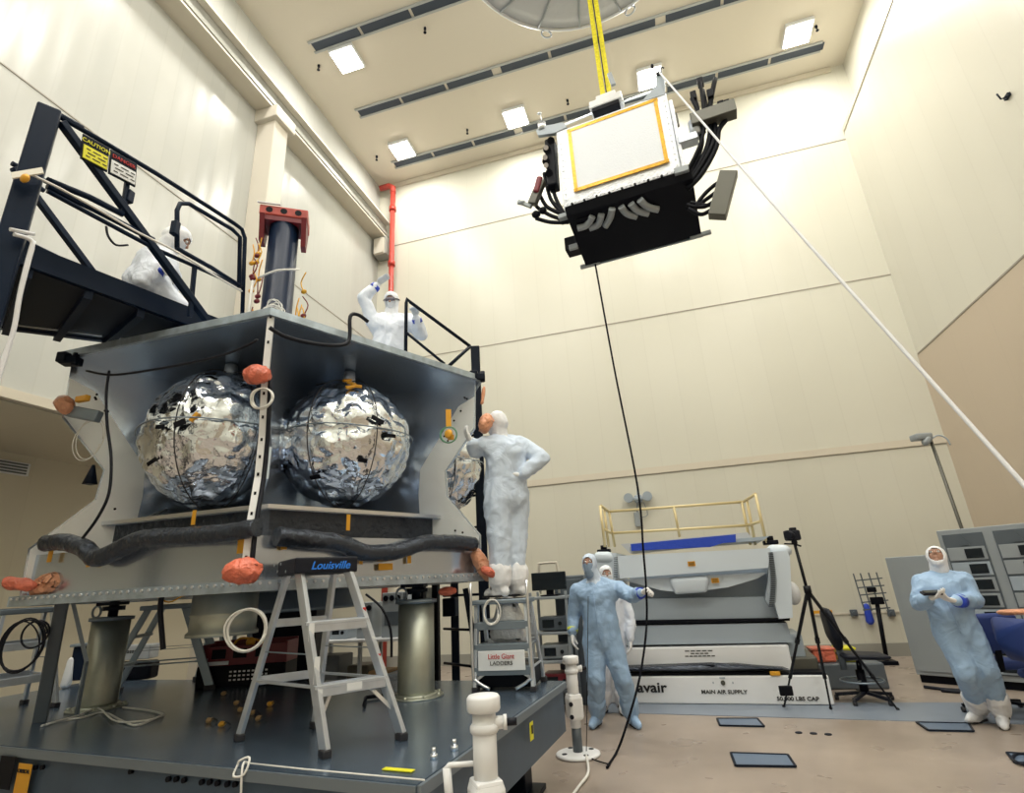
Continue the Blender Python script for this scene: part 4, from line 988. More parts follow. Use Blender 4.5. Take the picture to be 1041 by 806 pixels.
def person(label, J, look, suit='suit_blue', hood='hood_white', glove='glove', face_cover='mask_blue', goggles=False, boots='hood_white', seed=1,
           cuffs=(), curl=(.5, .5), palm=(None, None), s=1.0, group=None, fat=1.0, cap=False, chest_dir=None, foot_dirs=None):
    look = look.normalized(); cd = (chest_dir or V((look.x, look.y, 0))).normalized()
    base = (J['anL']+J['anR'])/2; base = V((base.x, base.y, min(J['anL'].z, J['anR'].z)-.09))
    t = thing('person', label, 'person', base, group=group)
    hd = J['head']; nk = J['neck']
    Fr = frame_of(look)
    def h(x, y, z): return hd+Fr @ V((x, y, z))*s
    # ---- body: one continuous surface (head with features, trunk, limbs, hands, feet)
    b = MB()
    b.hull([(h(0, -.012, .035), (.074*s, .09*s, .078*s)), (h(0, .02, -.02), .066*s), (h(0, .045, -.085), .034*s), (h(0, -.03, -.01), .07*s)])   # skull to chin
    b.hull([(h(0, .078, .022), .010), (h(0, .104, -.020), .013), (h(.012, .09, -.026), .009), (h(-.012, .09, -.026), .009)])                     # nose
    b.hull([(h(-.042, .068, .032), .012), (h(0, .082, .034), .010), (h(.042, .068, .032), .012)])                                                # brow
    b.hull([(h(-.020, .078, -.052), .008), (h(.020, .078, -.052), .008), (h(0, .086, -.049), .008)]); b.hull([(h(-.016, .078, -.062), .008), (h(.016, .078, -.062), .008), (h(0, .083, -.064), .008)])
    b.hull([(h(0, .07, -.092), .018), (h(0, .05, -.1), .02)])
    for sx in (-1, 1):
        b.hull([(h(sx*.078, -.005, .02), (.009, .018, .028)), (h(sx*.076, .0, -.02), .009)])                                                     # ear
        b.hull([(h(sx*.045, .055, -.018), .016), (h(sx*.05, .04, -.03), .018)])                                                                  # cheek
    b.hull([(h(0, -.03, -.06), .055*s), (nk, .058*s)])
    chest = J['chest']; pel = J['pelvis']
    b.hull([(nk, .05), (J['shL'], .05), (J['shR'], .05), (chest, .11)]); b.hull([(chest, .12), (pel, .11), (J['hipL'], .07), (J['hipR'], .07)])
    for k in 'LR':
        b.hull([(J['sh'+k], .055), (J['el'+k], .038)]); b.hull([(J['el'+k], .038), (J['wr'+k], .026)])
        b.hull([(J['hip'+k], .08), (J['kn'+k], .055)]); b.hull([(J['kn'+k], .055), (J['an'+k], .036)])
        b.hull([(J['an'+k], .04), (J['an'+k]*.6+J['toe'+k]*.4-V((0, 0, .01)), .034), (J['toe'+k], .026)])
        pn = palm[0 if k == 'L' else 1] or V((0, 0, -1))
        for H in hand_balls(J['wr'+k], J['hd'+k], pn, -.002, curl[0 if k == 'L' else 1], 1 if k == 'L' else -1, s): b.hull(H)
    b.build('body', 'skin', t, remesh=.0085, smooth=1)
    # eyes
    b = MB()
    for sx in (-1, 1): b.ball(h(sx*.031, .078, .010), .0125, 10, 8)
    b.build('eyes', 'ink_white', t); b = MB()
    for sx in (-1, 1): b.ball(h(sx*.031, .089, .009), .0055, 8, 6)
    b.build('pupils', 'ink_black', t)
    # ---- coverall
    b = MB(); w_ = fat; bl = chest.lerp(pel, .55); x = cd.cross(V((0, 0, 1))).normalized()
    x = (J['shR']-J['shL']).normalized()
    b.hull([(nk-V((0, 0, .01)), .070), (J['shL'], .078*w_), (J['shR'], .078*w_), (chest+cd*.04, .135*w_), (chest-cd*.04, .13*w_), (chest+x*.07, .12*w_), (chest-x*.07, .12*w_)])
    b.hull([(chest+x*.06, .135*w_), (chest-x*.06, .135*w_), (bl+x*.05, .145*w_), (bl-x*.05, .145*w_), (bl+cd*.03, .14*w_)])
    b.hull([(bl+x*.05, .145*w_), (bl-x*.05, .145*w_), (pel, .15*w_), (J['hipL'], .125*w_), (J['hipR'], .125*w_), (pel-cd*.04, .14*w_)])
    for k in 'LR':
        sh, el, wr, hp, kn, an = (J[q+k] for q in ('sh', 'el', 'wr', 'hip', 'kn', 'an'))
        b.hull([(sh, .085*w_), (sh.lerp(el, .5), .074*w_)]); b.hull([(sh.lerp(el, .5), .074*w_), (el, .070*w_)])
        b.hull([(el, .071*w_), (el.lerp(wr, .5), .064*w_)]); b.hull([(el.lerp(wr, .5), .062*w_), (el.lerp(wr, .84), .054*w_)]); b.hull([(el.lerp(wr, .84), .054*w_), (wr, .040)])
        b.hull([(hp, .125*w_), (hp.lerp(kn, .5), .108*w_)]); b.hull([(hp.lerp(kn, .5), .108*w_), (kn, .095*w_)])
        b.hull([(kn, .095*w_), (kn.lerp(an, .6), .082*w_)]); b.hull([(kn.lerp(an, .6), .080*w_), (kn.lerp(an, .86), .068*w_)]); b.hull([(kn.lerp(an, .84), .066*w_), (an, .050)])
    b.build('coverall', suit, t, remesh=.016, smooth=2, post=wrinkle(.015, seed))
    # zip and collar
    b = MB(); q_ = [nk+cd*.085-V((0, 0, .03)), chest+cd*.180*w_, bl+cd*.180*w_, pel+cd*.150*w_]
    b.tube(q_, .006, seg=5, spline=4); b.build('zip_flap', suit, t)
    # ---- gloves, cuffs, boots
    for i, k in enumerate('LR'):
        b = MB(); pn = palm[i] or V((0, 0, -1))
        for H in hand_balls(J['wr'+k], J['hd'+k], pn, .0018, curl[i], 1 if k == 'L' else -1, s*1.04): b.hull(H)
        wr, el = J['wr'+k], J['el'+k]; b.hull([(wr, .030), (wr.lerp(el, .22), .037)])
        b.build('glove', glove, t, remesh=.0048, smooth=1)
    for k, m_ in cuffs:
        b = MB(); wr, el = J['wr'+k], J['el'+k]; b.cyl(wr.lerp(el, .10), wr.lerp(el, .30), .060, .067, seg=20); b.build('cuff_band', m_, t)
    for k in 'LR':
        an, toe, kn = J['an'+k], J['toe'+k], J['kn'+k]; fd = V((toe.x-an.x, toe.y-an.y, 0)).normalized()
        sole = an.z-.085
        b = MB(); heel = V((an.x, an.y, sole+.045))-fd*.05
        b.hull([(heel, .045), (V((toe.x, toe.y, sole+.042))-fd*.06, .046), (V((toe.x, toe.y, sole+.034)), .034), (V((an.x, an.y, sole+.10)), .052)])
        b.hull([(an+V((0, 0, .0)), .064), (an.lerp(kn, .2), .092*fat)]); b.hull([(an.lerp(kn, .18), .092*fat), (an.lerp(kn, .40), .098*fat)])
        bt = b.build('boot', boots, t, remesh=.010, smooth=2, post=wrinkle(.012, seed+9))
        b = MB(); ax = V((fd.y, -fd.x, 0)); c_ = V((an.x, an.y, sole+.008))+fd*.07
        pts = [(.14, 0), (.11, .040), (.02, .044), (-.10, .038), (-.135, 0), (-.10, -.038), (.02, -.044), (.11, -.040)]
        Mf = Matrix(((fd.x, ax.x, 0, c_.x), (fd.y, ax.y, 0, c_.y), (0, 0, 1, sole), (0, 0, 0, 1)))
        b.prism([(a_, c2) for a_, c2 in pts], 0, .016, Mf); b.build('sole', 'dark_rubber', bt)
        b = MB(); b.tube([V((an.x, an.y, sole+.085))+fd*.062+ax*.055*math.cos(q2)+V((0, 0, 1))*0+fd*.03*math.sin(q2)*0+V((0, 0, .05*math.sin(q2)-.02)) for q2 in [pi*k2/8 for k2 in range(9)]], .008, seg=6); b.build('ankle_strap', 'dark_rubber', bt)
    # ---- hood: shell with a face opening, draping to the shoulders
    b = MB()
    b.hull([(h(0, -.012, .035), (.092*s, .108*s, .094*s)), (h(0, .012, -.03), .086*s), (h(0, .03, -.085), .058*s), (h(0, -.04, -.01), .088*s)])
    if not cap:
        b.hull([(h(0, -.02, -.06), .082*s), (nk, .090)]); b.hull([(nk, .088), (nk-V((0, 0, .05))+x*.08, .072), (nk-V((0, 0, .05))-x*.08, .072), (nk-V((0, 0, .07))+cd*.06, .06), (nk-V((0, 0, .07))-cd*.06, .07)])
    def cut(mb):
        wrinkle(.004, seed+4)(mb)
        kill = []
        for v in mb.bm.verts:
            l = Fr.inverted() @ (v.co-hd)/s
            e = (l.x/.062)**2+((l.z+.022)/.078)**2
            if l.y > .03 and e < 1: kill.append(v)
        bmesh.ops.delete(mb.bm, geom=kill, context='VERTS')
        ret = bmesh.ops.extrude_face_region(mb.bm, geom=mb.bm.faces[:])   # thickness
        vs = [g for g in ret['geom'] if isinstance(g, bmesh.types.BMVert)]
        mb.bm.normal_update()
        for v in vs: v.co -= v.normal*.003
    b.build('hood', hood, t, remesh=.009, smooth=2, post=cut)
    if face_cover:
        b = MB(); b.hull([(h(0, .012, -.03), .080*s), (h(0, .036, -.085), .055*s), (h(0, .045, -.02), (.058*s, .062*s, .05*s)), (h(0, -.0, -.13), .06*s)])
        def keep(mb):
            kill = [v for v in mb.bm.verts if (Fr.inverted() @ (v.co-hd)).z > -.008*s or (Fr.inverted() @ (v.co-hd)).y < .01]
            bmesh.ops.delete(mb.bm, geom=kill, context='VERTS')
            mb.displace(lambda p, n_: n_*.004*noise.noise(p*30))
            ret = bmesh.ops.extrude_face_region(mb.bm, geom=mb.bm.faces[:])
            for g in ret['geom']:
                if isinstance(g, bmesh.types.BMVert): g.co -= g.normal*.003
        b.build('face_mask', face_cover, t, remesh=.008, smooth=1, post=keep)
    if goggles:
        b = MB(); b.hull([(h(-.036, .088, .010), (.034, .018, .028)), (h(.036, .088, .010), (.034, .018, .028))]); b.build('goggles', 'goggle', t)
        b = MB(); b.tube([h(.098*math.sin(a_), .105*math.cos(a_)-.005, .012) for a_ in [2*pi*k/24 for k in range(24)]], .008, seg=6, closed=True); b.build('goggle_strap', 'dark_rubber', t)
    return t
def jj(Y, spec):
    """joints from surveyed marks: (px, py, depth offset)"""
    return {k: P(v[0], v[1], y=Y+(v[2] if len(v) > 2 else 0)) for k, v in spec.items()}
def ground(J, z):
    dz = z+.09-min(J['anL'].z, J['anR'].z)
    return J

# 1 technician in blue on the floor holding the black tag line (L = person's left = right in the photo)
Y = 7.0
J = jj(Y, dict(head=(599, 573, -.05), neck=(605, 590, 0), chest=(607, 608), pelvis=(613, 650), shR=(587, 601), shL=(628, 598), elR=(583, 627, .05), wrR=(582, 644, -.05), hdR=(583, 655, -.08),
     elL=(643, 606, -.15), wrL=(653, 602, -.32), hdL=(659, 600, -.36), hipR=(604, 654), hipL=(621, 654), knR=(606, 690, -.08), knL=(633, 690, -.05)))
for k, px, tx in (('R', 607, 604), ('L', 644, 651)):
    J['an'+k] = P(px, 728, z=.09); J['toe'+k] = P(tx, 739, z=.02); J['toe'+k] = V((J['toe'+k].x, J['toe'+k].y, .04))
J['anL'] = P(642, 728, z=.09); J['toeL'] = V((J['anL'].x+.09, J['anL'].y-.20, .04)); J['toeR'] = V((J['anR'].x-.04, J['anR'].y-.22, .04))
person('technician in pale blue coverall standing on floor, gloved hand out holding the black tag line', J, V((-.12, -1, .22)), 'suit_blue', 'suit_pale', 'glove', 'mask_blue', goggles=False, boots='suit_blue', seed=1.3,
       cuffs=[('L', 'band_blue'), ('R', 'tape_yellowgreen')], curl=(1.25, .5), palm=(V((0, -.6, -.6)), V((1, 0, 0))), chest_dir=V((-.05, -1, 0)), fat=1.12)
# 2 technician behind
Y = 7.75
J = jj(Y, dict(head=(616, 584), neck=(618, 596), chest=(620, 612), pelvis=(620, 652), shR=(603, 606), shL=(633, 606), elL=(641, 630), wrL=(641, 650, -.08), hdL=(641, 662, -.1), elR=(598, 630), wrR=(599, 652), hdR=(599, 664),
     hipR=(613, 655), hipL=(627, 655), knR=(614, 684, -.06), knL=(631, 684, -.04)))
for k, px in (('R', 614), ('L', 632)):
    J['an'+k] = P(px, 716, z=.09); J['toe'+k] = J['an'+k]+V((.05 if k == 'L' else -.05, -.2, -.05))
person('technician in white coverall mostly hidden behind the blue suited technician, one glove showing', J, V((.3, -1, .1)), 'suit_white', 'hood_white', 'glove', 'mask_white', seed=2.1, curl=(.5, .5), palm=(V((-1, 0, 0)), V((1, 0, 0))), chest_dir=V((.2, -1, 0)))
# 3 technician at right leaning back and looking up
Y = 7.0
J = jj(Y, dict(head=(952, 566, .05), neck=(956, 584, .08), chest=(957, 603, .0), pelvis=(974, 642, .0), shR=(937, 592, .02), shL=(979, 590, .02), elR=(934, 613, -.08), wrR=(944, 609, -.36), hdR=(952, 606, -.42),
     elL=(992, 610, -.06), wrL=(971, 611, -.32), hdL=(958, 607, -.38), hipR=(965, 646), hipL=(984, 644), knR=(982, 684, -.06), knL=(1002, 680, -.03)))
J['anR'] = P(996, 723, z=.09); J['anL'] = P(1019, 727, z=.09)
J['toeR'] = J['anR']+V((-.17, -.14, -.05)); J['toeL'] = J['anL']+V((-.10, -.20, -.05))
person('technician in pale blue coverall at right, head tipped back, holding a small dark device', J, V((-.32, -.80, .62)), 'suit_blue', 'hood_white', 'glove', None, boots='hood_white', seed=3.7,
       cuffs=[('L', 'band_blue')], curl=(.45, .45), palm=(V((0, 0, 1)), V((0, 0, 1))), chest_dir=V((-.25, -1, 0)), fat=1.08)
# device in the hands
p = P(947, 604, y=6.58); b = MB(); t = thing('handheld_device', 'small dark handheld device resting in the leaning technician\'s gloves', 'device', p)
b.box(p+V((0, 0, .01)), (.17, .09, .02), Matrix.Rotation(.3, 3, 'X'), bev=.008); b.build('case', 'black_plastic', t)
b = MB(); b.box(p+V((0, -.008, .026)), (.13, .07, .004), Matrix.Rotation(.3, 3, 'X')); b.build('screen', 'screen', t)
# 4 technician standing on the black topped ladder, back towards us, hand on hip
Y = 4.98
J = jj(Y, dict(head=(505, 430, .0), neck=(508, 446, .02), chest=(514, 462, .0), pelvis=(515, 508, .02), shL=(492, 452, -.12), shR=(528, 452, .12), elL=(484, 458, -.12), wrL=(480, 450, -.20), hdL=(474, 440, -.22),
     elR=(551, 466, .06), wrR=(530, 483, -.06), hdR=(518, 481, -.08), hipL=(506, 512, -.08), hipR=(524, 512, .09), knL=(508, 555, -.10), knR=(524, 555, .05)))
zb = P(515, 607, y=4.95).z
J['anL'] = P(508, 594, y=4.86); J['anR'] = P(526, 594, y=5.0); 
for k in 'LR': J['an'+k].z = zb+.09; J['toe'+k] = J['an'+k]+V((-.13, .05, -.05))
LADDER_TOP_Z = zb
person('technician in white coverall standing on the ladder, hand on hip, facing the spacecraft', J, V((-1, .35, .0)), 'suit_pale', 'hood_white', 'glove', 'mask_white', boots='hood_white', seed=4.2,
       curl=(.4, .4), palm=(V((0, .2, 1)), V((-1, 0, -.2))), chest_dir=V((-.9, .42, 0)), fat=1.1)
# 5 technician on the spacecraft deck, arm raised
Y = 5.62; d_ = 6.35
def jd(spec): return {k: P(v[0], v[1], d=d_+(v[2] if len(v) > 2 else 0)) for k, v in spec.items()}
J = jd(dict(head=(398, 306, -.05), neck=(397, 322, 0), chest=(397, 338, 0), pelvis=(396, 372, 0), shR=(378, 326), shL=(415, 326), elR=(370, 303, -.05), wrR=(384, 289, -.10), hdR=(394, 280, -.16),
     elL=(428, 340, -.05), wrL=(423, 322, -.2), hdL=(420, 312, -.26), hipR=(388, 377), hipL=(404, 377)))
bz = 3.645
for k, s_ in (('R', -1), ('L', 1)):
    hp = J['hip'+k]; J['an'+k] = V((hp.x+s_*.04, hp.y, bz+.09)); J['kn'+k] = (hp+J['an'+k])/2+V((s_*.02, -.05, 0)); J['toe'+k] = J['an'+k]+V((s_*.03, -.2, -.05))
person('technician in white coverall and goggles standing on the spacecraft deck, one arm raised', J, V((.25, -1, -.35)), 'suit_white', 'hood_white', 'glove_grey', 'mask_white', goggles=True, seed=5.9,
       cuffs=[('L', 'band_blue'), ('R', 'band_blue')], curl=(1.2, .3), palm=(V((0, -1, 0)), V((0, -.3, -1))), chest_dir=V((.2, -1, 0)), fat=1.15)
# 6 kneeling technician on the left access platform
d_ = 5.02
J = jd(dict(head=(181, 243, -.05), neck=(168, 258, .0), chest=(158, 275), pelvis=(148, 308), shR=(155, 262, -.14), shL=(152, 262, .14), elR=(146, 288, -.22), wrR=(163, 272, -.25), hdR=(175, 280, -.27),
     elL=(160, 290, .12), wrL=(178, 285, .05), hdL=(186, 296, .05), hipR=(146, 312, -.10), hipL=(146, 312, .10), knR=(183, 314, -.08), knL=(184, 316, .14)))
dz = 3.845
back = (J['hipR']-J['knR']); back.z = 0; back.normalize()
for k in 'LR':
    J['hip'+k].z = dz+.30; J['kn'+k].z = dz+.12; J['an'+k] = J['hip'+k]+back*.02; J['an'+k].z = dz+.10
    J['toe'+k] = J['an'+k]+back*.14; J['toe'+k].z = dz+.05
J['pelvis'].z = dz+.36
person('technician in white coverall kneeling on the dark access platform at upper left, head down', J, V((.75, .72, -.62)), 'suit_white', 'hood_white', 'glove', 'mask_white', seed=6.4,
       cuffs=[('R', 'band_blue')], curl=(.6, .6), palm=(V((0, 0, -1)), V((0, 0, -1))), chest_dir=V((.7, .7, -.2)), fat=1.14)
# ================================================================== LADDERS
def stepladder(label, feet, top, ztop, nsteps, m, cap_m, capsize, name='stepladder', rear_bars=2, brand=None, wide=.065, both=False, step_m=None):
    """feet: front-left, front-right, rear-right, rear-left (Vectors); top: same order at ztop"""
    c = sum(feet, V((0, 0, 0)))/4
    t = thing(name, label, 'ladder', (c.x, c.y, feet[0].z))
    fdir = ((feet[0]+feet[1])/2-(feet[2]+feet[3])/2).normalized(); sdir = (feet[1]-feet[0]).normalized()
    for i in range(4):
        b = MB(); f_ = feet[i]+V((0, 0, .03)); tp = top[i]; w1, w2 = (wide, .03) if i < 2 else (wide*.75, .028)
        b.bar(f_, tp, w2, w1, upv=fdir, bev=.004); r_ = b.build('rail', m, t)
        b = MB(); b.box(feet[i]+V((0, 0, .02)), (.05, wide*1.3, .04), math.atan2(sdir.y, sdir.x), bev=.006); b.build('rubber_foot', 'dark_rubber', r_)
    rng = [(k+1)/(nsteps+1) for k in range(nsteps)]
    for f_ in rng:
        a = feet[0].lerp(top[0], f_); d = feet[1].lerp(top[1], f_)
        b = MB(); ang = math.atan2((d-a).y, (d-a).x); b.box((a+d)/2+fdir*-.01, ((d-a).length+.02, .10, .02), ang, bev=.003); b.box((a+d)/2+fdir*.035-V((0, 0, .02)), ((d-a).length+.02, .012, .06), ang, bev=.002)
        for k in (-.02, .0, .02): b.box((a+d)/2-fdir*(.01+k)+V((0, 0, .012)), ((d-a).length-.04, .004, .004), ang)
        b.build('step', step_m or m, t)
        if both or rear_bars:
            a2 = feet[3].lerp(top[3], f_); d2 = feet[2].lerp(top[2], f_)
            b = MB(); 
            if both: b.box((a2+d2)/2, ((d2-a2).length+.02, .09, .025), ang, bev=.003)
            else: b.bar(a2, d2, .05, .02, upv=fdir, bev=.003)
            b.build('rear_bar', m, t)
    for s_ in (0, 1):
        a = feet[s_].lerp(top[s_], rng[0]*.5); d = (feet[0] if s_ else feet[1])
        q_ = feet[0].lerp(feet[1], .22 if s_ == 0 else .78); qz = feet[0].lerp(top[0], rng[0]); q_ = V((q_.x, q_.y, 0))+V((0, 0, qz.z-.02)); off = feet[s_].lerp(top[s_], rng[0])-feet[s_]
        q_ = V((q_.x+off.x, q_.y+off.y, q_.z))
        b = MB(); b.bar(a, q_, .022, .006, upv=fdir); b.build('corner_brace', 'alu_bright' if m == 'alu' else m, t)
    for (i, j) in ((0, 3), (1, 2)):
        a = feet[i].lerp(top[i], .5); d = feet[j].lerp(top[j], .5); b = MB(); b.bar(a, d, .02, .005); b.build('spreader_bar', 'alu_dull', t)
        b = MB(); b.bar(feet[i].lerp(top[i], rng[0]), feet[j].lerp(top[j], rng[0]), .03, .012); b.build('side_tie', m, t)
    tc = sum(top, V((0, 0, 0)))/4; ang = math.atan2(sdir.y, sdir.x)
    if cap_m:
        b = MB(); b.box(tc+V((0, 0, .0)), (capsize[0], capsize[1], capsize[2]), ang, bev=.010); cp = b.build('top_cap', cap_m, t)
        b = MB(); b.box(tc+V((0, 0, capsize[2]/2)), (capsize[0]*.8, capsize[1]*.6, .008), ang, bev=.003); b.build('tray_recess', 'blackish', cp)
        return t, tc, ang, fdir, sdir, cp
    return t, tc, ang, fdir, sdir, None
# main silver stepladder with the black top
F_ = [P(330, 770, z=TZ), P(408, 752, z=TZ), P(320, 740, z=TZ), P(243, 753, z=TZ)]
# make it a true rectangle on the platform
c_ = sum(F_, V((0, 0, 0)))/4; sd_ = ((F_[1]-F_[0])+(F_[2]-F_[3])).normalized(); fd_ = V((sd_.y, -sd_.x, 0)); W2 = ((F_[1]-F_[0]).length+(F_[2]-F_[3]).length)/4; D2 = ((F_[0]-F_[3]).length+(F_[1]-F_[2]).length)/4
ztop = P(325, 571, d=math.hypot(c_.x, c_.y)).z
def rect(c, w, d, z): return [V((c.x, c.y, z))-sd_*w+fd_*d, V((c.x, c.y, z))+sd_*w+fd_*d, V((c.x, c.y, z))+sd_*w-fd_*d, V((c.x, c.y, z))-sd_*w-fd_*d]
tcen = P(323, 571, z=ztop); tcen = P(323, 571, d=math.hypot(c_.x, c_.y))
T_ = rect(tcen, W2*.66, .14, ztop-.03)
t, tc, ang, fdir, sdir, cp = stepladder('silver aluminium stepladder with black top, in the middle of the steel platform', F_, T_, ztop, 2, 'alu', 'black_plastic', (W2*1.32+.10, .40, .095))
fp = V((sdir.y, -sdir.x, 0)); fp = fp if fp.dot(fdir) > 0 else -fp
text('lettering', 'Louisville', .066, tc+fp*.2015+V((.0, 0, -.005))+sdir*.02, sdir, (0, 0, 1), 'ink_blue', cp, shear=.3, extr=.003, bold=.001)
for a_, z in ((-.13, .02), (-.06, .025), (.04, .03), (.12, .02), (-.09, -.02), (.0, -.025), (.09, -.02)):
    b = MB(); b.cyl(tc-sdir*(W2*.66+.052)+fdir*a_+V((0, 0, z)), tc-sdir*(W2*.66+.049)+fdir*a_+V((0, 0, z)), .009, seg=10); b.build('cap_hole', 'rack_grey', cp)
for i, (f_, w_, h_) in enumerate(((.42, .045, .14), (.62, .045, .10), (.3, .04, .05))):
    p = F_[0].lerp(T_[0], f_)+fdir*.036; b = MB(); b.box(p, (w_*.7, .003, h_), math.atan2(sdir.y, sdir.x)); b.build('rail_label', 'label_white', t)
p = F_[0].lerp(T_[0], 1/3).lerp(F_[1].lerp(T_[1], 1/3), .5)+fdir*.044-V((0, 0, .02)); b = MB(); b.box(p, (.09, .003, .04), ang); b.build('step_label', 'label_white', t)
for f_, m_ in ((.72, 'ink_red'), (.55, 'label_white'), (.45, 'ink_red')):
    p = F_[1].lerp(T_[1], f_)+fdir*.036; b = MB(); b.box(p, (.02, .003, .03), ang); b.build('rail_label', m_, t)
# white coil hanging from its rear rail
o = coil(251, 640, .12, 3, 'wire_white', 'wire_coil', None, d=3.95, th=.007, jitter=.12)
tag(o, 'white cable coil hanging off the left rail of the black topped stepladder', 'cable coil')
# left silver stepladder at the picture edge
F2 = [P(-4, 716, z=TZ), P(33, 722, z=TZ), P(57, 713, z=TZ), P(22, 705, z=TZ)]
c2 = P(36, 590, d=6.6)
cc = V((-5.72, 3.95, TZ)); s2 = V((.96, .28, 0)).normalized(); f2 = V((s2.y, -s2.x, 0))
fa = P(34, 724, z=TZ); fb = P(58, 714, z=TZ)
s2 = V((fa.x, fa.y, 0)).normalized(); s2 = V((-s2.y, s2.x, 0))*-1   # across the line of sight
if s2.x < 0: s2 = -s2
f2 = V((s2.y, -s2.x, 0))
ctr = fa-s2*.22-f2*.30
def rect2(c, w, d, z, s, f): return [V((c.x, c.y, z))-s*w+f*d, V((c.x, c.y, z))+s*w+f*d, V((c.x, c.y, z))+s*w-f*d, V((c.x, c.y, z))-s*w-f*d]
s2r = (s2*.92-f2*.38).normalized(); f2r = V((s2r.y, -s2r.x, 0))
t, *_ = stepladder('silver stepladder at the left picture edge beside a support cylinder', rect2(ctr, .27, .30, TZ, s2r, f2r), rect2(ctr, .19, .08, 1.62, s2r, f2r), 1.66, 2, 'alu', 'alu_dull', (.46, .26, .05))
o = coil(22, 655, .19, 4, 'black_plastic', 'wire_coil', None, d=6.1, th=.006, jitter=.25, tilt=.15); tag(o, 'dark wire coil hanging on the stepladder at the left picture edge', 'cable coil')
o = coil(35, 645, .10, 1.5, 'black_plastic', 'wire_coil', None, d=6.05, th=.008); tag(o, 'small black loop hanging on the left stepladder, right of the larger coil', 'cable coil')
# dark double sided step stool behind the left cylinder
ctr = P(168, 700, z=TZ)+V((0, .0, 0)); ctr.y = min(ctr.y, 5.2); ctr = V((-5.25, 5.0, TZ))
ctr = P(165, 702, z=TZ)
s3 = V((ctr.x, ctr.y, 0)).normalized(); f3 = V((-s3.y, s3.x, 0)); f3 = -f3 if f3.x < 0 else f3; s3r = (s3*.9+f3*.3).normalized(); f3r = V((s3r.y, -s3r.x, 0))
h3 = P(168, 617, d=math.hypot(ctr.x, ctr.y)).z
t, *_ = stepladder('dark grey double sided step stool behind the left support cylinder', rect2(ctr, .22, .50, TZ, s3r, f3r), rect2(ctr, .18, .17, h3, s3r, f3r), h3, 2, 'alu_dull', 'alu_dull', (.42, .50, .045), name='step_stool', both=True, wide=.08)
# dark step ladder in the centre back
ctr = P(228, 690, z=TZ); h3 = P(228, 615, d=math.hypot(ctr.x, ctr.y)).z; 
t, *_ = stepladder('narrow grey stepladder behind the red toolbox', rect2(ctr, .18, .26, TZ, (s3*.4+f3*.9).normalized(), V(((s3*.4+f3*.9).normalized().y, -(s3*.4+f3*.9).normalized().x, 0))), rect2(ctr, .14, .07, h3, (s3*.4+f3*.9).normalized(), V(((s3*.4+f3*.9).normalized().y, -(s3*.4+f3*.9).normalized().x, 0))), h3, 2, 'alu_dull', 'alu_dull', (.32, .2, .04))
# right ladder with the standing technician
ctr = V((-1.51, 4.93, TZ)); lt = LADDER_TOP_Z-.03
sR = V((1, .05, 0)).normalized(); fR = V((sR.y, -sR.x, 0))
FR = rect2(ctr, .245, .22, TZ, sR, fR); TR_ = rect2(V((ctr.x-.03, ctr.y+.0, 0)), .22, .10, lt, sR, fR)
t, tc, ang, fdir, sdir, cp = stepladder('folding silver ladder with white lettered label under the standing technician', FR, TR_, lt, 3, 'alu', 'alu_dull', (.50, .36, .04), rear_bars=1, step_m='alu_dull')
p = FR[0].lerp(TR_[0], .34).lerp(FR[1].lerp(TR_[1], .34), .5)+fdir*.06
b = MB(); b.box(p, (.40, .02, .15), ang, bev=.004); pl = b.build('label_plate', 'label_white', t)
text('lettering', 'Little Giant', .055, p+fdir*.013+V((0, 0, .03)), sdir, (0, 0, 1), 'ink_red', pl, wx=.9); text('lettering', 'LADDERS', .042, p+fdir*.013-V((0, 0, .02)), sdir, (0, 0, 1), 'ink_black', pl, wx=1.1)
b = MB()
for s_ in (-1, 1):
    q0 = p+sdir*s_*.25; b.tube([q0+V((0, 0, .62)), q0+V((0, 0, -.06)), q0-sdir*s_*.03+V((0, 0, -.15)), q0-sdir*s_*.14+V((0, 0, -.21))], .013, seg=8, spline=5)
b.build('front_hoop', 'alu_bright', t)
b = MB(); b.box(V((ctr.x-.02, ctr.y+.02, TZ+.10)), (.50, .36, .16), ang, bev=.01); tag(b.build('base_box', 'blackish', t))
o = coil(500, 622, .10, 4, 'wire_white', 'wire_coil', None, d=5.0, th=.006, tilt=.3, jitter=.3); tag(o, 'white cable bundle hanging on the left side of the folding ladder', 'cable coil')
# foil parcel on that ladder's shelf
b = MB(); b.hull([(V((ctr.x-.08, ctr.y+.02, TZ+.42)), .09), (V((ctr.x+.1, ctr.y+.02, TZ+.42)), .09), (V((ctr.x, ctr.y, TZ+.62)), .11)]); bmesh.ops.subdivide_edges(b.bm, edges=b.bm.edges[:], cuts=1, use_grid_fill=True); crumple(b, .012, 9, 3); b._tag(b.bm.faces, True)
tag(b.build('foil_bundle', 'foil_blanket'), 'crumpled silver bundle tucked inside the folding ladder', 'bundle')

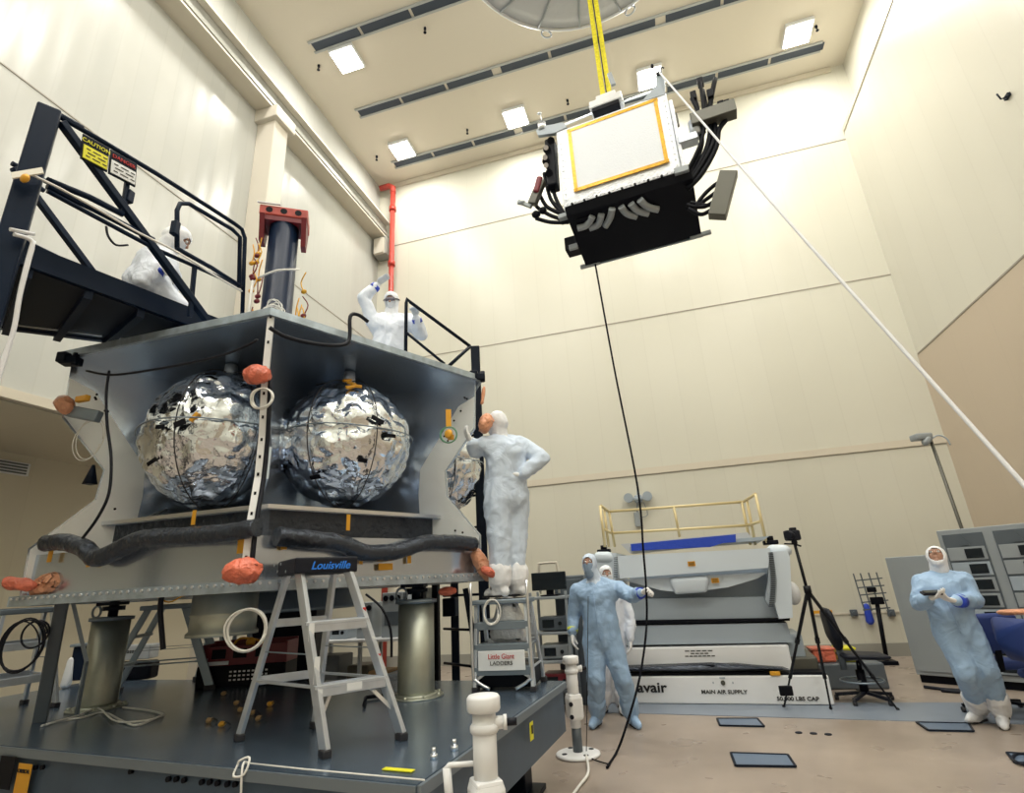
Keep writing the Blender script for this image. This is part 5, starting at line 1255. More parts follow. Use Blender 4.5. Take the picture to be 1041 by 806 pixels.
# ================================================================== TOOLBOX, SMALL THINGS ON THE PLATFORM
c_ = P(262, 692, z=TZ); c_.y = c_.y-.16; an = math.atan2(rt.y, rt.x)+.02
t = thing('toolbox', 'dark red crate with black base on the platform behind the stepladder', 'toolbox', c_)
Rz = Matrix.Rotation(an, 3, 'Z')
def tb_(x, y, z): return c_+Rz @ V((x, y, z))
wd = (P(312, 690, d=math.hypot(c_.x, c_.y))-P(218, 690, d=math.hypot(c_.x, c_.y))).length
b = MB(); b.box(tb_(0, 0, .10), (wd, .34, .20), an, bev=.01); b.build('base', 'blackish', t)
b = MB(); b.box(tb_(0, .15, .31), (wd, .03, .22), an, bev=.005); b.box(tb_(0, -.15, .29), (wd, .03, .18), an, bev=.005); b.box(tb_(-wd/2+.015, 0, .30), (.03, .32, .20), an, bev=.005); b.box(tb_(wd/2-.015, 0, .30), (.03, .32, .20), an, bev=.005); b.build('red_sides', 'maroon', t)
for k in (-.27, -.03, .22): b = MB(); b.box(tb_(k*wd, -.168, .31), (.14, .012, .09), an, bev=.01); b.build('hand_hole', 'blackish', t)
b = MB(); b.box(tb_(-wd*.32, -.170, .225), (wd*.34, .006, .035), an); b.build('paper_strip', 'label_white', t)
b = MB()
for r_ in range(3):
    for k in range(9): b.box(tb_(-.12+k*.045+wd*.02, -.172, .14-r_*.038), (.024, .004, .016), an)
o_ = b.build('stencil_marks', 'ink_white', t); 
b = MB(); b.tube([tb_(-.2, 0, .34), tb_(-.1, -.05, .44), tb_(.05, 0, .42), tb_(.15, .05, .36)], .012, seg=6, spline=4); b.ball(tb_(.02, -.05, .40), (.05, .04, .05)); b.build('tools', 'amber', t)
for i, (px, py) in enumerate([(231, 694), (227, 707), (212, 735), (225, 739), (244, 724), (256, 727), (274, 718), (240, 717), (262, 733)]):
    p = P(px, py, z=TZ); t = thing('hardware_bag', 'tiny amber wrapped fitting lying loose on the platform around the black topped stepladder', 'fitting', p, group='small amber fittings scattered on the platform')
    b = MB(); b.ball(p+V((0, 0, .018)), (.024, .02, .018), 12, 8); b.cyl(p+V((0, 0, .015)), p+V((.03, 0, .03)), .010, seg=8); crumple(b, .005, 30, i); b.build('cap', 'amber' if i % 3 == 0 else 'wood', t)
    b = MB(); b.tube([p+V((.02, 0, .02)), p+V((.05, -.01, .035)), p+V((.06, .02, .01))], .005, seg=5, spline=3); b.build('wire', 'dark_rubber', t)
# white folded bags & dark box near the left cylinder
for i, (px, py, w_, h_, m_, lb) in enumerate([(66, 700, .12, .28, 'white_paint', 'white plastic bag hanging left of the left support cylinder'), (84, 700, .08, .3, 'white_paint', 'white plastic bag tucked against the left support cylinder')]):
    p = P(px, py, z=TZ); b = MB(); b.hull([(p+V((0, 0, .05)), (w_/2, .05, .05)), (p+V((0, 0, h_)), (w_/4, .03, .04))]); bmesh.ops.subdivide_edges(b.bm, edges=b.bm.edges[:], cuts=1, use_grid_fill=True); crumple(b, .010, 9, i); b._tag(b.bm.faces, True)
    tag(b.build('plastic_bag', m_), lb, 'bag')
p = P(75, 695, z=TZ); t = thing('small_stand', 'dark blue folding stand behind the white plastic bags', 'stand', p)
b = MB(); b.box(p+V((0, .1, .42)), (.3, .26, .03), .5, bev=.006); b.build('top', 'alu_dull', t)
b = MB(); b.box(p+V((-.02, .1, .22)), (.22, .2, .38), .5, bev=.02); b.build('cover', 'navy_steel', t)
# leaning dark bar and strut, left under the body
a_, c_ = P(66, 598, d=6.0), P(46, 706, d=6.2); c_.z = TZ
b = MB(); b.bar(V((c_.x, c_.y, TZ)), a_, .09, .08, bev=.01); tag(b.build('support_post', 'rack_dark'), 'thick dark post behind the left stepladder under the spacecraft', 'post')
b = MB(); q0 = P(99, 716, z=TZ); b.bar(P(72, 603, d=6.2), P(88, 672, d=6.2), .04, .03); b.cyl(P(74, 602, d=6.2)-V((.03, 0, 0)), P(74, 602, d=6.2)+V((.1, 0, 0)), .02, seg=8)
b.bar(P(88, 672, d=6.2), V((P(88, 672, d=6.2).x, P(88, 672, d=6.2).y, TZ)), .025, .02)
tag(b.build('strut', 'alu_dull'), 'thin grey strut sloping down from the left corner of the spacecraft', 'strut')
# hanging dark tray and drum fittings under the body (parts of the body)
p = P(160, 595, d=5.3); b = MB(); b.box(p, (.55, .3, .06), an, bev=.01); b.build('cable_tray', 'alu_dull', bus)
b = MB(); b.tube([P(x, y, d=4.9) for x, y in ((172, 590), (166, 602), (163, 618), (165, 648), (166, 660))], .018, seg=8, spline=4); b.build('black_cable', 'black_plastic', bus)
b = MB(); b.tube([P(x, y, d=5.0) for x, y in ((200, 602), (185, 606), (172, 612), (160, 606), (162, 600))], .006, seg=5, spline=4); b.build('thin_wire', 'amber', bus)
p = P(292, 650, d=8.3)
b = MB(); b.box(V((p.x, p.y, .95)), (.85, .4, 1.9), an, bev=.01); tag(b.build('dark_cabinet', 'blackish'), 'tall black cabinet behind the red crate and the platform', 'cabinet')
# black jack block under rear
p = P(135, 690, z=TZ); t = thing('step_box', 'white lettered metal box low behind the left support cylinder', 'box', p)
b = MB(); b.box(p+V((0, 0, .30)), (.42, .2, .16), an, bev=.01); b.build('box_body', 'alu', t); b = MB(); b.box(p+V((0, -.06, .10)), (.6, .2, .20), an, bev=.03); b.build('box_base', 'blackish', t)
b = MB()
for k in range(8): b.box(p+Rz @ V((-.10+k*.028, -.104, .31)), (.018, .004, .03), an)
b.build('label_marks', 'ink_black', t)
# small black tool on the platform
b = MB(); q_ = [P(x, y, z=TZ+.02) for x, y in ((370, 717), (372, 709), (395, 706), (402, 708))]; b.tube(q_, .014, seg=6); tag(b.build('lever', 'blackish'), 'small black lever lying on the platform behind the stepladder', 'tool')

# ================================================================== WHITE JACK STANDS
def jack(x, y, zt, label, plate_, r_=.072):
    t = thing('jack_stand', label, 'jack stand', (x, y, 0))
    b = MB(); b.lathe([(r_+.018, zt-.07), (r_+.024, zt-.06), (r_+.024, zt-.012), (r_+.015, zt), (.02, zt+.004)], (x, y, 0), 28); b.build('cap', 'white_paint', t)
    b = MB(); b.lathe([(r_*.9, .24), (r_*.9, zt-.35), (r_*1.0, zt-.34), (r_, zt-.06)], (x, y, 0), 28); b.lathe([(r_+.004, zt-.16), (r_+.012, zt-.15), (r_+.012, zt-.13), (r_+.004, zt-.12)], (x, y, 0), 28); b.build('tube', 'white_paint', t)
    a_ = math.atan2(-y, -x)
    b = MB(); b.box((x, y, zt-.46), (.16, .15, .22), a_+.3, bev=.03); b.box((x, y, zt-.36), (.14, .13, .04), a_+.3, bev=.015); b.build('collar_block', 'white_paint', t)
    fx_ = V((rt.x, rt.y, 0)).normalized(); fy_ = V((-fx_.y, fx_.x, 0))
    b = MB(); b.cyl(V((x, y, zt-.12)), V((x, y, zt-.12))+fx_*.10, .028, seg=14); b.cyl(V((x, y, zt-.12))+fx_*.09, V((x, y, zt-.12))+fx_*.108, .033, seg=14); b.build('side_port', 'white_paint', t)
    b = MB(); b.cyl(V((x, y, zt-.12))+fx_*.108, V((x, y, zt-.12))+fx_*.155, .017, seg=10)
    b.build('port_plug', 'black_plastic', t)
    for s_, z in ((-1, zt-.42), (-1, zt-.53)): b = MB(); b.cyl(V((x, y, z))+fx_*s_*.04-fy_*.07, V((x, y, z))+fx_*s_*.04-fy_*.10, .02, seg=12); b.build('knob', 'black_plastic', t)
    b = MB(); b.tube([V((x, y, zt-.28))-fx_*.05, V((x, y, zt-.28))-fx_*.17, V((x, y, zt-.29))-fx_*.185, V((x, y, zt-.46))-fx_*.17], .012, seg=8); b.cyl(V((x, y, zt-.29))-fx_*.18, V((x, y, zt-.47))-fx_*.165, .02, seg=10); b.build('crank_handle', 'white_paint', t)
    b = MB(); b.lathe([(r_*.82, .03), (r_*.82, .25)], (x, y, 0), 24); b.build('lower_tube', 'rack_dark', t)
    b = MB(); b.lathe([(.20, 0), (.215, .006), (.215, .022), (.19, .032), (.02, .036)], (x, y, 0), 40); b.build('foot_plate', 'white_paint', t)
    b = MB()
    for k in range(4): b.cyl((x+.15*math.cos(k*pi/2+.7), y+.15*math.sin(k*pi/2+.7), .03), (x+.15*math.cos(k*pi/2+.7), y+.15*math.sin(k*pi/2+.7), .037), .025, seg=10)
    b.build('plate_hole', 'black_plastic', t)
    return t
q0 = P(493, 760, d=2.92); zt = P(493, 706, d=2.92).z
jack(q0.x, q0.y, zt, 'white jack stand nearest the viewer at the corner of the steel platform', True, .056)
q1 = P(588, 768, z=0); zt1 = P(575, 667, d=math.hypot(q1.x, q1.y)).z
jack(q1.x, q1.y, zt1, 'smaller looking white jack stand on a round base beside the platform\'s far corner', True, .058)

# ================================================================== WHITE AIR CUSHION DOLLY AND CURVED MACHINE
# frame: front face at y ~8.25, running right
D0 = V((-.95, 8.28, 0)); dx = V((1, -.05, 0)).normalized(); dy = V((.05, 1, 0)).normalized()
Ad, Bd = D0.xy, (D0+dx).xy
def dv(px, py, off=0): return PV(px, py, Ad, Bd, off)
Rd = Matrix((dx, dy, V((0, 0, 1)))).transposed()
u_of = lambda p: (p-D0).dot(dx)
t = thing('air_bearing_dolly', 'long white dolly base lettered MAIN AIR SUPPLY on the floor', 'dolly', D0+dx*1.2+dy*.8)
uL, uR = -.5, u_of(dv(845, 700))
def db(u, v, z): return D0+dx*u+dy*v+V((0, 0, z))
b = MB(); b.box(db((uL+uR)/2, .75, .17), (uR-uL, 1.5, .32), Rd, bev=.012); b.build('lower_beam', 'white_paint', t)
z1 = dv(740, 690).z; 
b = MB(); b.box(db((uL+uR)/2-.02, .78, .345), (uR-uL-.02, 1.44, .03), Rd); b.build('dark_gap', 'blackish', t)
uR2 = u_of(dv(806, 670)); zt2 = PV(740, 657, (D0+dy*.2).xy, (D0+dy*.2+dx).xy).z
b = MB(); b.box(db((uL+uR2)/2, .85, (.36+zt2)/2), (uR2-uL, 1.3, zt2-.36), Rd, bev=.012); b.build('upper_beam', 'white_paint', t)
for px, py, s_, bd in ((740, 703.5, .062, 'MAIN AIR SUPPLY'), (815, 710.5, .062, '50,000 LBS CAP')):
    p = dv(px-4, py, .01); text('lettering', bd, s_, db(u_of(p), -.006, p.z), dx, (0, 0, 1), 'ink_black', t, wx=1.15, bold=.0015)
p = dv(661, 700, .01); text('logo_lettering', 'avair', .17, db(u_of(p)+.02, -.006, p.z+.01), dx, (0, 0, 1), 'ink_black', t, extr=.003, wx=1.2, bold=.004)
p = dv(735, 694, .01); b = MB(); b.cyl(db(u_of(p), 0.01, p.z), db(u_of(p), -.02, p.z), .028, seg=14); b.cyl(db(u_of(p), -.02, p.z), db(u_of(p), -.03, p.z), .014, seg=10); b.build('air_coupling', 'olive', t)
b = MB()
for k in (-.12, .12): b.box(db(u_of(p)+k, -.003, p.z), (.015, .004, .025), Rd)
b.box(db(u_of(p), -.003, p.z+.055), (.07, .004, .018), Rd); b.build('stencil_marks', 'machine_grey', t)
for k, (n_, w_, dz) in enumerate(((5, .05, .05), (4, .04, .018), (7, .038, -.014))):
    p = dv(713, 665, .01); b = MB(); tw = 0
    for j in range(n_):
        b.box(db(u_of(p)-n_*w_*.75/1+j*w_*1.5, .197, .56+dz), (w_*1.2, .004, .013), Rd)
    b.build('stencil_line', 'ink_black', t)
# glossy black puddle-like cushion lying in the gap
b = MB(); b.hull([(db(.1, .12, .42), (.1, .14, .03)), (db(1.2, .1, .43), (.5, .10, .05)), (db(2.0, .1, .40), (.12, .1, .02))]); bmesh.ops.subdivide_edges(b.bm, edges=b.bm.edges[:], cuts=1, use_grid_fill=True); crumple(b, .012, 7, 2); b._tag(b.bm.faces, True)
b.build('draped_cover', 'hose', t)
b = MB(); b.box(db(u_of(dv(788, 685)), -.01, .36), (.12, .02, .05), Rd, bev=.006); b.build('orange_latch', 'label_orange', t)
b = MB(); b.box(db(uR2+.14, .9, .30+.12), (.36, 1.2, .16), Rd, bev=.02); b.build('end_step', 'olive', t)
b = MB(); b.box(db(uR2+.10, .8, .62), (.22, .8, .30), Rd, bev=.03); b.build('end_block', 'machine_grey', t)
# machine cradle on top
t = thing('rotation_fixture', 'white and grey curved machine body standing on the white dolly', 'machine', db(1.1, 1.1, zt2))
def dvy(px, py, v):
    A_, B2 = db(0, v, 0).xy, db(1, v, 0).xy; p = PV(px, py, A_, B2); return p
def slab(name, pts, v0, v1, m, par=t, z_up=True):
    """outline marks on the plane v0, pushed back to v1"""
    b = MB(); q_ = [dvy(x, y, v0) for x, y in pts]
    b.prism([((p-D0).dot(dx), max(p.z, zt2+.001)) for p in q_], v0, v1, Matrix(((dx.x, 0, dy.x, D0.x), (dx.y, 0, dy.y, D0.y), (0, 1, 0, 0), (0, 0, 0, 1))))
    return b.build(name, m, par)
slab('base_block', [(618, 656), (806, 653), (800, 633), (640, 636), (618, 637)], .30, 1.6, 'machine_grey')
slab('black_gap', [(625, 635), (803, 631), (803, 628), (625, 631)], .28, 1.6, 'blackish')
slab('mid_block', [(622, 632), (803, 628), (800, 606), (622, 609)], .35, 1.6, 'machine_grey')
slab('inner_drum', [(640, 612), (798, 607), (796, 575), (640, 580)], .55, 1.5, 'machine_grey')
slab('side_frame', [(783, 561), (800, 560), (803, 566), (806, 628), (792, 629), (783, 600)], .15, 1.6, 'machine_white')
slab('side_frame', [(600, 563), (626, 562), (626, 632), (604, 632)], .25, 1.6, 'machine_white')
b = MB(); p = dvy(790, 556, .3); q_ = dvy(803, 558, .3)
b.hull([(dvy(786, 560, .3), .085), (dvy(797, 560, .3), .085), (dvy(788, 560, 1.4), .085), (dvy(799, 560, 1.4), .085)]); b.build('rounded_shoulder', 'machine_white', t)
b = MB(); b.hull([(dvy(609, 567, .3), .09), (dvy(619, 567, .3), .09), (dvy(611, 567, 1.4), .085), (dvy(620, 567, 1.4), .085)]); b.build('rounded_shoulder', 'machine_white', t)
slab('front_panel', [(628, 565), (783, 557), (781, 577), (630, 588)], .10, .30, 'machine_white')
slab('front_panel_underside', [(631, 589), (780, 582), (770, 588), (740, 597), (715, 600), (700, 603), (672, 600), (650, 594)], .22, .6, 'machine_white')
b = MB(); b.hull([(dvy(686, 592, .2), .07), (dvy(716, 590, .2), .07), (dvy(688, 601, .2), .04), (dvy(716, 599, .2), .04)]); b.build('centre_boss', 'machine_white', t)
# toothed sector
b = MB()
for k in range(30):
    f_ = k/29; px = 783+2.5*math.sin(pi*f_)+1*f_; py = 562+54*f_; p = dvy(px, py, .12); b.box(p, (.06, .05, .012), Rd)
b.build('gear_teeth', 'rack_dark', t)
slab('gear_sector', [(781, 561), (786, 562), (790, 590), (789, 612), (783, 617), (778, 610), (781, 590)], .13, .28, 'machine_grey')
b = MB()
for k in range(12): p = dvy(626, 567+k*1.8, .15); b.box(p, (.05, .04, .012), Rd)
b.build('gear_teeth', 'rack_dark', t)
for px, py, v in ((703, 573, .09), (727, 590, .18)):
    b = MB(); b.box(dvy(px, py, v), (.10, .008, .065), Rd); s_ = b.build('warning_label', 'label_orange', t); b = MB()
    for k in (.015, 0, -.015): b.box(dvy(px, py, v-.006)+V((0, 0, k)), (.07, .004, .006), Rd)
    b.build('label_marks', 'ink_black', s_)
b = MB()
for px, py in ((614, 559), (783, 550)):
    p = dvy(px, py, .6); b.box(p+V((0, 0, -.02)), (.20, .14, .06), Rd, bev=.01); b.cyl(p, p+V((0, 0, .07)), .05, seg=12)
b.build('clamp', 'blackish', t)
slab('top_plate', [(640, 560), (776, 549), (782, 545), (640, 556)], .5, 1.3, 'machine_grey')
slab('grey_cover', [(631, 553), (760, 541), (766, 549), (640, 562)], .9, 1.5, 'dish_grey')
b = MB(); q_ = [dvy(x, y, .45) for x, y in ((641, 553), (748, 543), (748, 551), (735, 552), (722, 556), (642, 560))]
b.prism([((p-D0).dot(dx), p.z) for p in q_], .45, .49, Matrix(((dx.x, 0, dy.x, D0.x), (dx.y, 0, dy.y, D0.y), (0, 1, 0, 0), (0, 0, 0, 1))))
tag(b.build('blue_tarp', 'blue_tarp'), 'bright blue plastic sheet folded along the top of the white machine', 'tarp')
# cream guard rail
t = thing('guard_rail', 'cream coloured pipe guard rail standing on top of the white machine', 'railing', db(1.1, 1.2, 1.9))
def gr(pts, v=1.0, r_=.022):
    b = MB(); b.tube([dvy(x, y, v) for x, y in pts], r_, seg=10); b.build('rail', 'cream_paint', t)
def gr3(pts, r_=.022, nm='rail'):
    b = MB(); b.tube([dvy(x, y, v) for x, y, v in pts], r_, seg=10); b.build(nm, 'cream_paint', t)
gr([(619, 520), (756, 510)]); gr([(622, 542), (760, 534)])
gr3([(619, 520, 1.0), (611, 514, .55)]); gr3([(622, 542, 1.0), (614, 538, .55)]); gr3([(756, 510, 1.0), (768, 502, .55)]); gr3([(760, 534, 1.0), (773, 530, .55)])
for a_, c_, v in (((619, 519), (625, 556), 1.0), ((610, 514), (615, 556), .55), ((614, 517), (619, 556), .8), ((685, 515), (691, 546), 1.0), ((754, 510), (763, 554), 1.0), ((759, 507), (768, 554), .9), ((768, 502), (779, 552), .55)):
    gr3([(*a_, v), (*c_, v)], nm='upright')
# ball shaped lamp on the right side of machine
p = dvy(806, 603, .9); b = MB(); b.ball(p, (.10, .12, .16)); tag(b.build('white_dome', 'white_paint'), 'white rounded housing peeking out behind the right side of the machine', 'housing')

# ================================================================== CAMERA TRIPOD
def strut(b, a, c, r0_, r1_=None): b.cyl(a, c, r0_, r1_ or r0_, seg=10)
Yt = 7.35
apex = P(821, 600, y=Yt); t = thing('camera_tripod', 'black tripod with a small black camera on top in front of the machine', 'tripod', (apex.x, apex.y, 0))
hd = P(808, 553, y=Yt); f1 = P(797, 719, z=0); f3_ = P(913, 722, z=0); f2_ = P(838, 690, y=Yt+.55); f2_.z = .02
for i, f_ in enumerate((f1, f2_, f3_)):
    m1 = apex.lerp(f_, .42); m2 = apex.lerp(f_, .72)
    b = MB(); strut(b, apex, m1, .020); strut(b, m1, m2, .016); strut(b, m2, f_, .011); b.ball(f_+V((0, 0, .01)), .02, 10, 6); b.cyl(m1-(f_-apex).normalized()*.03, m1+(f_-apex).normalized()*.03, .027, seg=10); b.cyl(m2-(f_-apex).normalized()*.03, m2+(f_-apex).normalized()*.03, .022, seg=10); b.build('leg', 'tripod', t)
b = MB(); strut(b, apex-V((0, 0, .1)), hd, .018); b.cyl(apex-V((0, 0, .03)), apex+V((0, 0, .05)), .04, seg=12); b.build('centre_column', 'tripod', t)
b = MB(); b.ball(hd+V((0, 0, .02)), .035, 12, 8); b.box(hd+V((0, 0, .05)), (.10, .07, .02), bev=.005); b.bar(hd, hd+V((-.12, -.05, .01)), .016); b.bar(hd, hd+V((.06, -.02, -.03)), .02); b.build('pan_head', 'tripod', t)
cc = P(807, 552, y=Yt)+V((0, 0, .06)); b = MB(); b.box(cc+V((0, 0, .03)), (.17, .10, .12), .3, bev=.02); b.cyl(cc+V((.0, 0, .03)), cc+V((-.07, -.12, .03)), .045, seg=16); b.box(cc+V((.02, 0, .10)), (.07, .06, .04), .3, bev=.01)
tag(b.build('camera', 'black_plastic'), 'small black camera mounted on the tripod', 'camera')
p = P(799, 702, y=7.4); b = MB(); b.box(p, (.14, .05, .10), .1, bev=.01); b.build('hanging_box', 'blackish', t)

# ================================================================== STOOL AND CHAIRS
c_ = V((1.99, 8.38, 0))
t = thing('task_stool', 'black draughtsman stool with upright back and foot ring by the tripod', 'chair', c_)
b = MB(); b.hull([(c_+V((-.12, .14, .53)), (.08, .08, .035)), (c_+V((.24, .14, .51)), (.10, .08, .03)), (c_+V((-.12, -.16, .53)), (.08, .08, .035)), (c_+V((.24, -.16, .51)), (.10, .08, .03))]); b.build('seat', 'black_plastic', t)
b = MB(); b.hull([(c_+V((-.23, .10, 1.00)), (.05, .13, .09)), (c_+V((-.23, -.10, 1.00)), (.05, .13, .09)), (c_+V((-.20, .15, .78)), (.06, .10, .1)), (c_+V((-.20, -.15, .78)), (.06, .10, .1)), (c_+V((-.18, 0, .66)), (.06, .14, .08))]); b.build('backrest', 'black_plastic', t)
b = MB(); b.bar(c_+V((-.22, 0, .85)), c_+V((-.14, 0, .46)), .05, .03); b.bar(c_+V((-.14, 0, .47)), c_+V((.02, 0, .48)), .05, .03); b.cyl(c_+V((-.17, 0, .36)), c_+V((-.17, 0, .62)), .04, seg=12); b.build('back_support', 'rack_dark', t)
b = MB(); b.cyl(c_+V((0, 0, .10)), c_+V((.0, 0, .36)), .05, seg=14); b.cyl(c_+V((0, 0, .34)), c_+V((0.02, 0, .52)), .03, seg=14); b.build('gas_column', 'blackish', t)
b = MB(); b.tube([c_+V((.24*math.cos(a_), .24*math.sin(a_), .24)) for a_ in [2*pi*k/28 for k in range(28)]], .012, seg=8, closed=True)
for k in range(3): a_ = 2*pi*k/3; b.bar(c_+V((0, 0, .24)), c_+V((.24*math.cos(a_), .24*math.sin(a_), .24)), .014)
b.build('foot_ring', 'alu_dull', t)
for k in range(5):
    a_ = 2*pi*k/5+.3; e_ = c_+V((.32*math.cos(a_), .32*math.sin(a_), .07)); b = MB(); b.bar(c_+V((0, 0, .11)), e_, .05, .035, bev=.006); l_ = b.build('base_arm', 'black_plastic', t)
    b = MB(); b.cyl(e_+V((-.02, .012, -.04)), e_+V((.02, .012, -.04)), .03, seg=12); b.cyl(e_+V((0, 0, -.03)), e_+V((0, 0, .02)), .014, seg=8); b.build('caster', 'dark_rubber', l_)
def blue_chair(c_, ang, label, back=True):
    t = thing('blue_chair', label, 'chair', c_, ang)
    MWt = MW[t]
    def g(x, y, z): return MWt @ V((x*1.2, y, z*1.05))
    b = MB(); b.hull([(g(-.20, -.18, .46), .045), (g(.20, -.18, .46), .045), (g(-.20, .20, .46), .045), (g(.20, .20, .46), .045)]); b.build('seat', 'seat_blue', t)
    b = MB(); b.hull([(g(-.19, .25, .62), .045), (g(.19, .25, .62), .045), (g(-.17, .31, .92), .05), (g(.17, .31, .92), .05), (g(0, .29, .78), (.2, .06, .16))]); b.build('backrest', 'seat_blue', t)
    b = MB(); b.bar(g(0, .24, .42), g(0, .30, .7), .06, .03); b.bar(g(0, 0, .42), g(0, .24, .42), .06, .03); b.build('back_support', 'blackish', t)
    b = MB(); b.cyl(g(0, 0, .1), g(0, 0, .44), .035, seg=12); b.build('gas_column', 'blackish', t)
    for s_ in (-1, 1):
        b = MB(); b.tube([g(s_*.2, 0, .42), g(s_*.27, 0, .44), g(s_*.27, 0, .66)], .016, seg=8); b.box(g(s_*.27, 0, .68), (.06, .26, .035), ang, bev=.012); b.build('armrest', 'blackish', t)
    for k in range(5):
        a_ = 2*pi*k/5; b = MB(); b.bar(g(0, 0, .11), g(.3*math.cos(a_), .3*math.sin(a_), .07), .045, .03, bev=.006); l_ = b.build('base_arm', 'blackish', t)
        b = MB(); e_ = g(.3*math.cos(a_), .3*math.sin(a_), .03); b.cyl(e_+V((-.015, 0, 0)), e_+V((.015, 0, 0)), .03, seg=12); b.build('caster', 'dark_rubber', l_)
    return t
blue_chair(V((3.14, 7.85, 0)), R(185), 'dark blue office chair just behind the leaning technician at right')
blue_chair(V((3.38, 6.95, 0)), R(100), 'blue office chair cut off by the right picture edge')
p = P(1035, 622, y=7.35); b = MB(); b.hull([(p+V((-.1, 0, 0)), (.09, .08, .03)), (p+V((.15, 0, .0)), (.09, .08, .03))]); b.build
tag(b.build('orange_bundle', 'salmon_bag'), 'salmon bundle lying on top of the blue chair back at right edge', 'bundle')

# ================================================================== EQUIPMENT RACKS
rA, rB = P(911, 566, y=9.6), P(1000, 548, y=8.6)
def rack(a, c, ztop_, label, nb, slots):
    """front panel from a to c (xy), bays nb"""
    t = thing('equipment_rack', label, 'equipment rack', ((a.x+c.x)/2, (a.y+c.y)/2, 0))
    x = V((c.x-a.x, c.y-a.y, 0)); w = x.length; x.normalize(); n = V((x.y, -x.x, 0))
    if n.dot(V((-a.x, -a.y, 0))) < 0: n = -n
    R_ = Matrix((x, -n, V((0, 0, 1)))).transposed(); o = V((a.x, a.y, 0))
    b = MB(); b.box(o+x*w/2-n*.45+V((0, 0, .10+(ztop_-.1)/2)), (w, .9, ztop_-.1), R_, bev=.01); b.build('cabinet', 'rack_grey', t)
    b = MB(); b.box(o+x*w/2-n*.45+V((0, 0, .05)), (w*.94, .8, .1), R_); b.build('plinth', 'blackish', t)
    bw = w/nb
    for i in range(nb):
        b = MB(); u = bw*(i+.5)
        b.box(o+x*u+n*.006+V((0, 0, .1+(ztop_-.1)/2)), (bw*.80, .02, (ztop_-.1)*.93), R_); dr = b.build('bay_front', 'rack_dark' if slots else 'rack_grey', t)
        if slots:
            for k in range(8):
                zz = .22+k*(ztop_-.40)/8+.05; h_ = (ztop_-.4)/8*.86
                b = MB(); b.box(o+x*u+n*.02+V((0, 0, zz)), (bw*.74, .02, h_), R_, bev=.004); md = b.build('rack_module', 'rack_grey' if (k+i) % 3 else 'machine_grey', dr)
                b = MB()
                b.box(o+x*(u+bw*.14)+n*.034+V((0, 0, zz)), (bw*.34, .008, h_*.72), R_)
                b.build('dark_display', 'screen', md)
            b = MB(); fr = Matrix(((x.x, 0, n.x, o.x+x.x*u), (x.y, 0, n.y, o.y+x.y*u), (0, 1, 0, 0), (0, 0, 0, 1))); b.prism([(-.06, ztop_-.22), (.06, ztop_-.22), (0, ztop_-.08)], .02, .03, fr); b.build('triangle_mark', 'rack_dark', dr)
    return t
ra = P(913, 620, y=9.7); rc_ = V((3.62, 9.1, 0)); re_ = V((4.95, 8.05, 0))
zt_ = 1.82
rack(V((2.98, 9.62, 0)), V((3.52, 9.22, 0)), P(913, 566, y=9.62).z, 'plain grey equipment rack farthest left, behind the leaning technician', 1, False)
rack(V((3.56, 9.18, 0)), V((4.45, 8.50, 0)), 1.98, 'grey equipment rack with rows of dark modules behind the technician at right', 2, True)
rack(V((4.46, 8.48, 0)), V((4.72, 8.29, 0)), 2.03, 'grey equipment rack at the right picture edge', 1, True)
b = MB(); b.tube([V((2.9, 9.2, .02)), V((3.1, 9.0, .02)), V((3.4, 8.9, .02)), V((3.5, 8.8, .02)), V((3.3, 8.75, .02)), V((3.0, 8.95, .02))], .02, seg=6, spline=5); tag(b.build('cable', 'black_plastic'), 'black cables on the floor at the foot of the grey racks', 'cable')
b = MB(); p = P(1012, 778, z=.02); b.tube([P(x, y, z=.02) for x, y in ((1060, 768), (1035, 766), (1030, 772), (1040, 777), (1060, 780))], .012, seg=6, spline=5); tag(b.build('cable', 'black_plastic'), 'black cable looping on the floor in the bottom right corner', 'cable')
# lamp pole behind racks
p0, p1_ = P(983, 551, y=10.2), P(946, 447, y=10.2)
t = thing('camera_pole', 'tall thin pole carrying a small grey floodlight behind the racks', 'pole', (p0.x+.04, p0.y, 0))
b = MB(); b.cyl((p0.x+.04, p0.y, 0), p1_, .025, seg=10); b.cyl((p0.x+.09, p0.y, 0), p0.lerp(p1_, .35), .018, seg=8); b.build('pole', 'olive', t)
b = MB(); b.box(p1_+V((-.12, 0, .06)), (.26, .2, .10), .2, bev=.02); b.hull([(p1_+V((-.10, -.05, -.04)), .06), (p1_+V((-.06, -.05, .0)), .06)]); b.build('lamp_head', 'rack_grey', t)
b = MB(); b.tube([p1_, p1_+V((.12, 0, .06)), p1_+V((.22, 0, .0)), p1_+V((.25, 0, -.12))], .012, seg=6, spline=4); b.build('cable', 'machine_grey', t)
b = MB(); b.cyl((p0.x+.04, p0.y, p0.z-.03), (p0.x+.04, p0.y, p0.z+.05), .04, seg=10); b.build('green_band', 'cable_green', t)
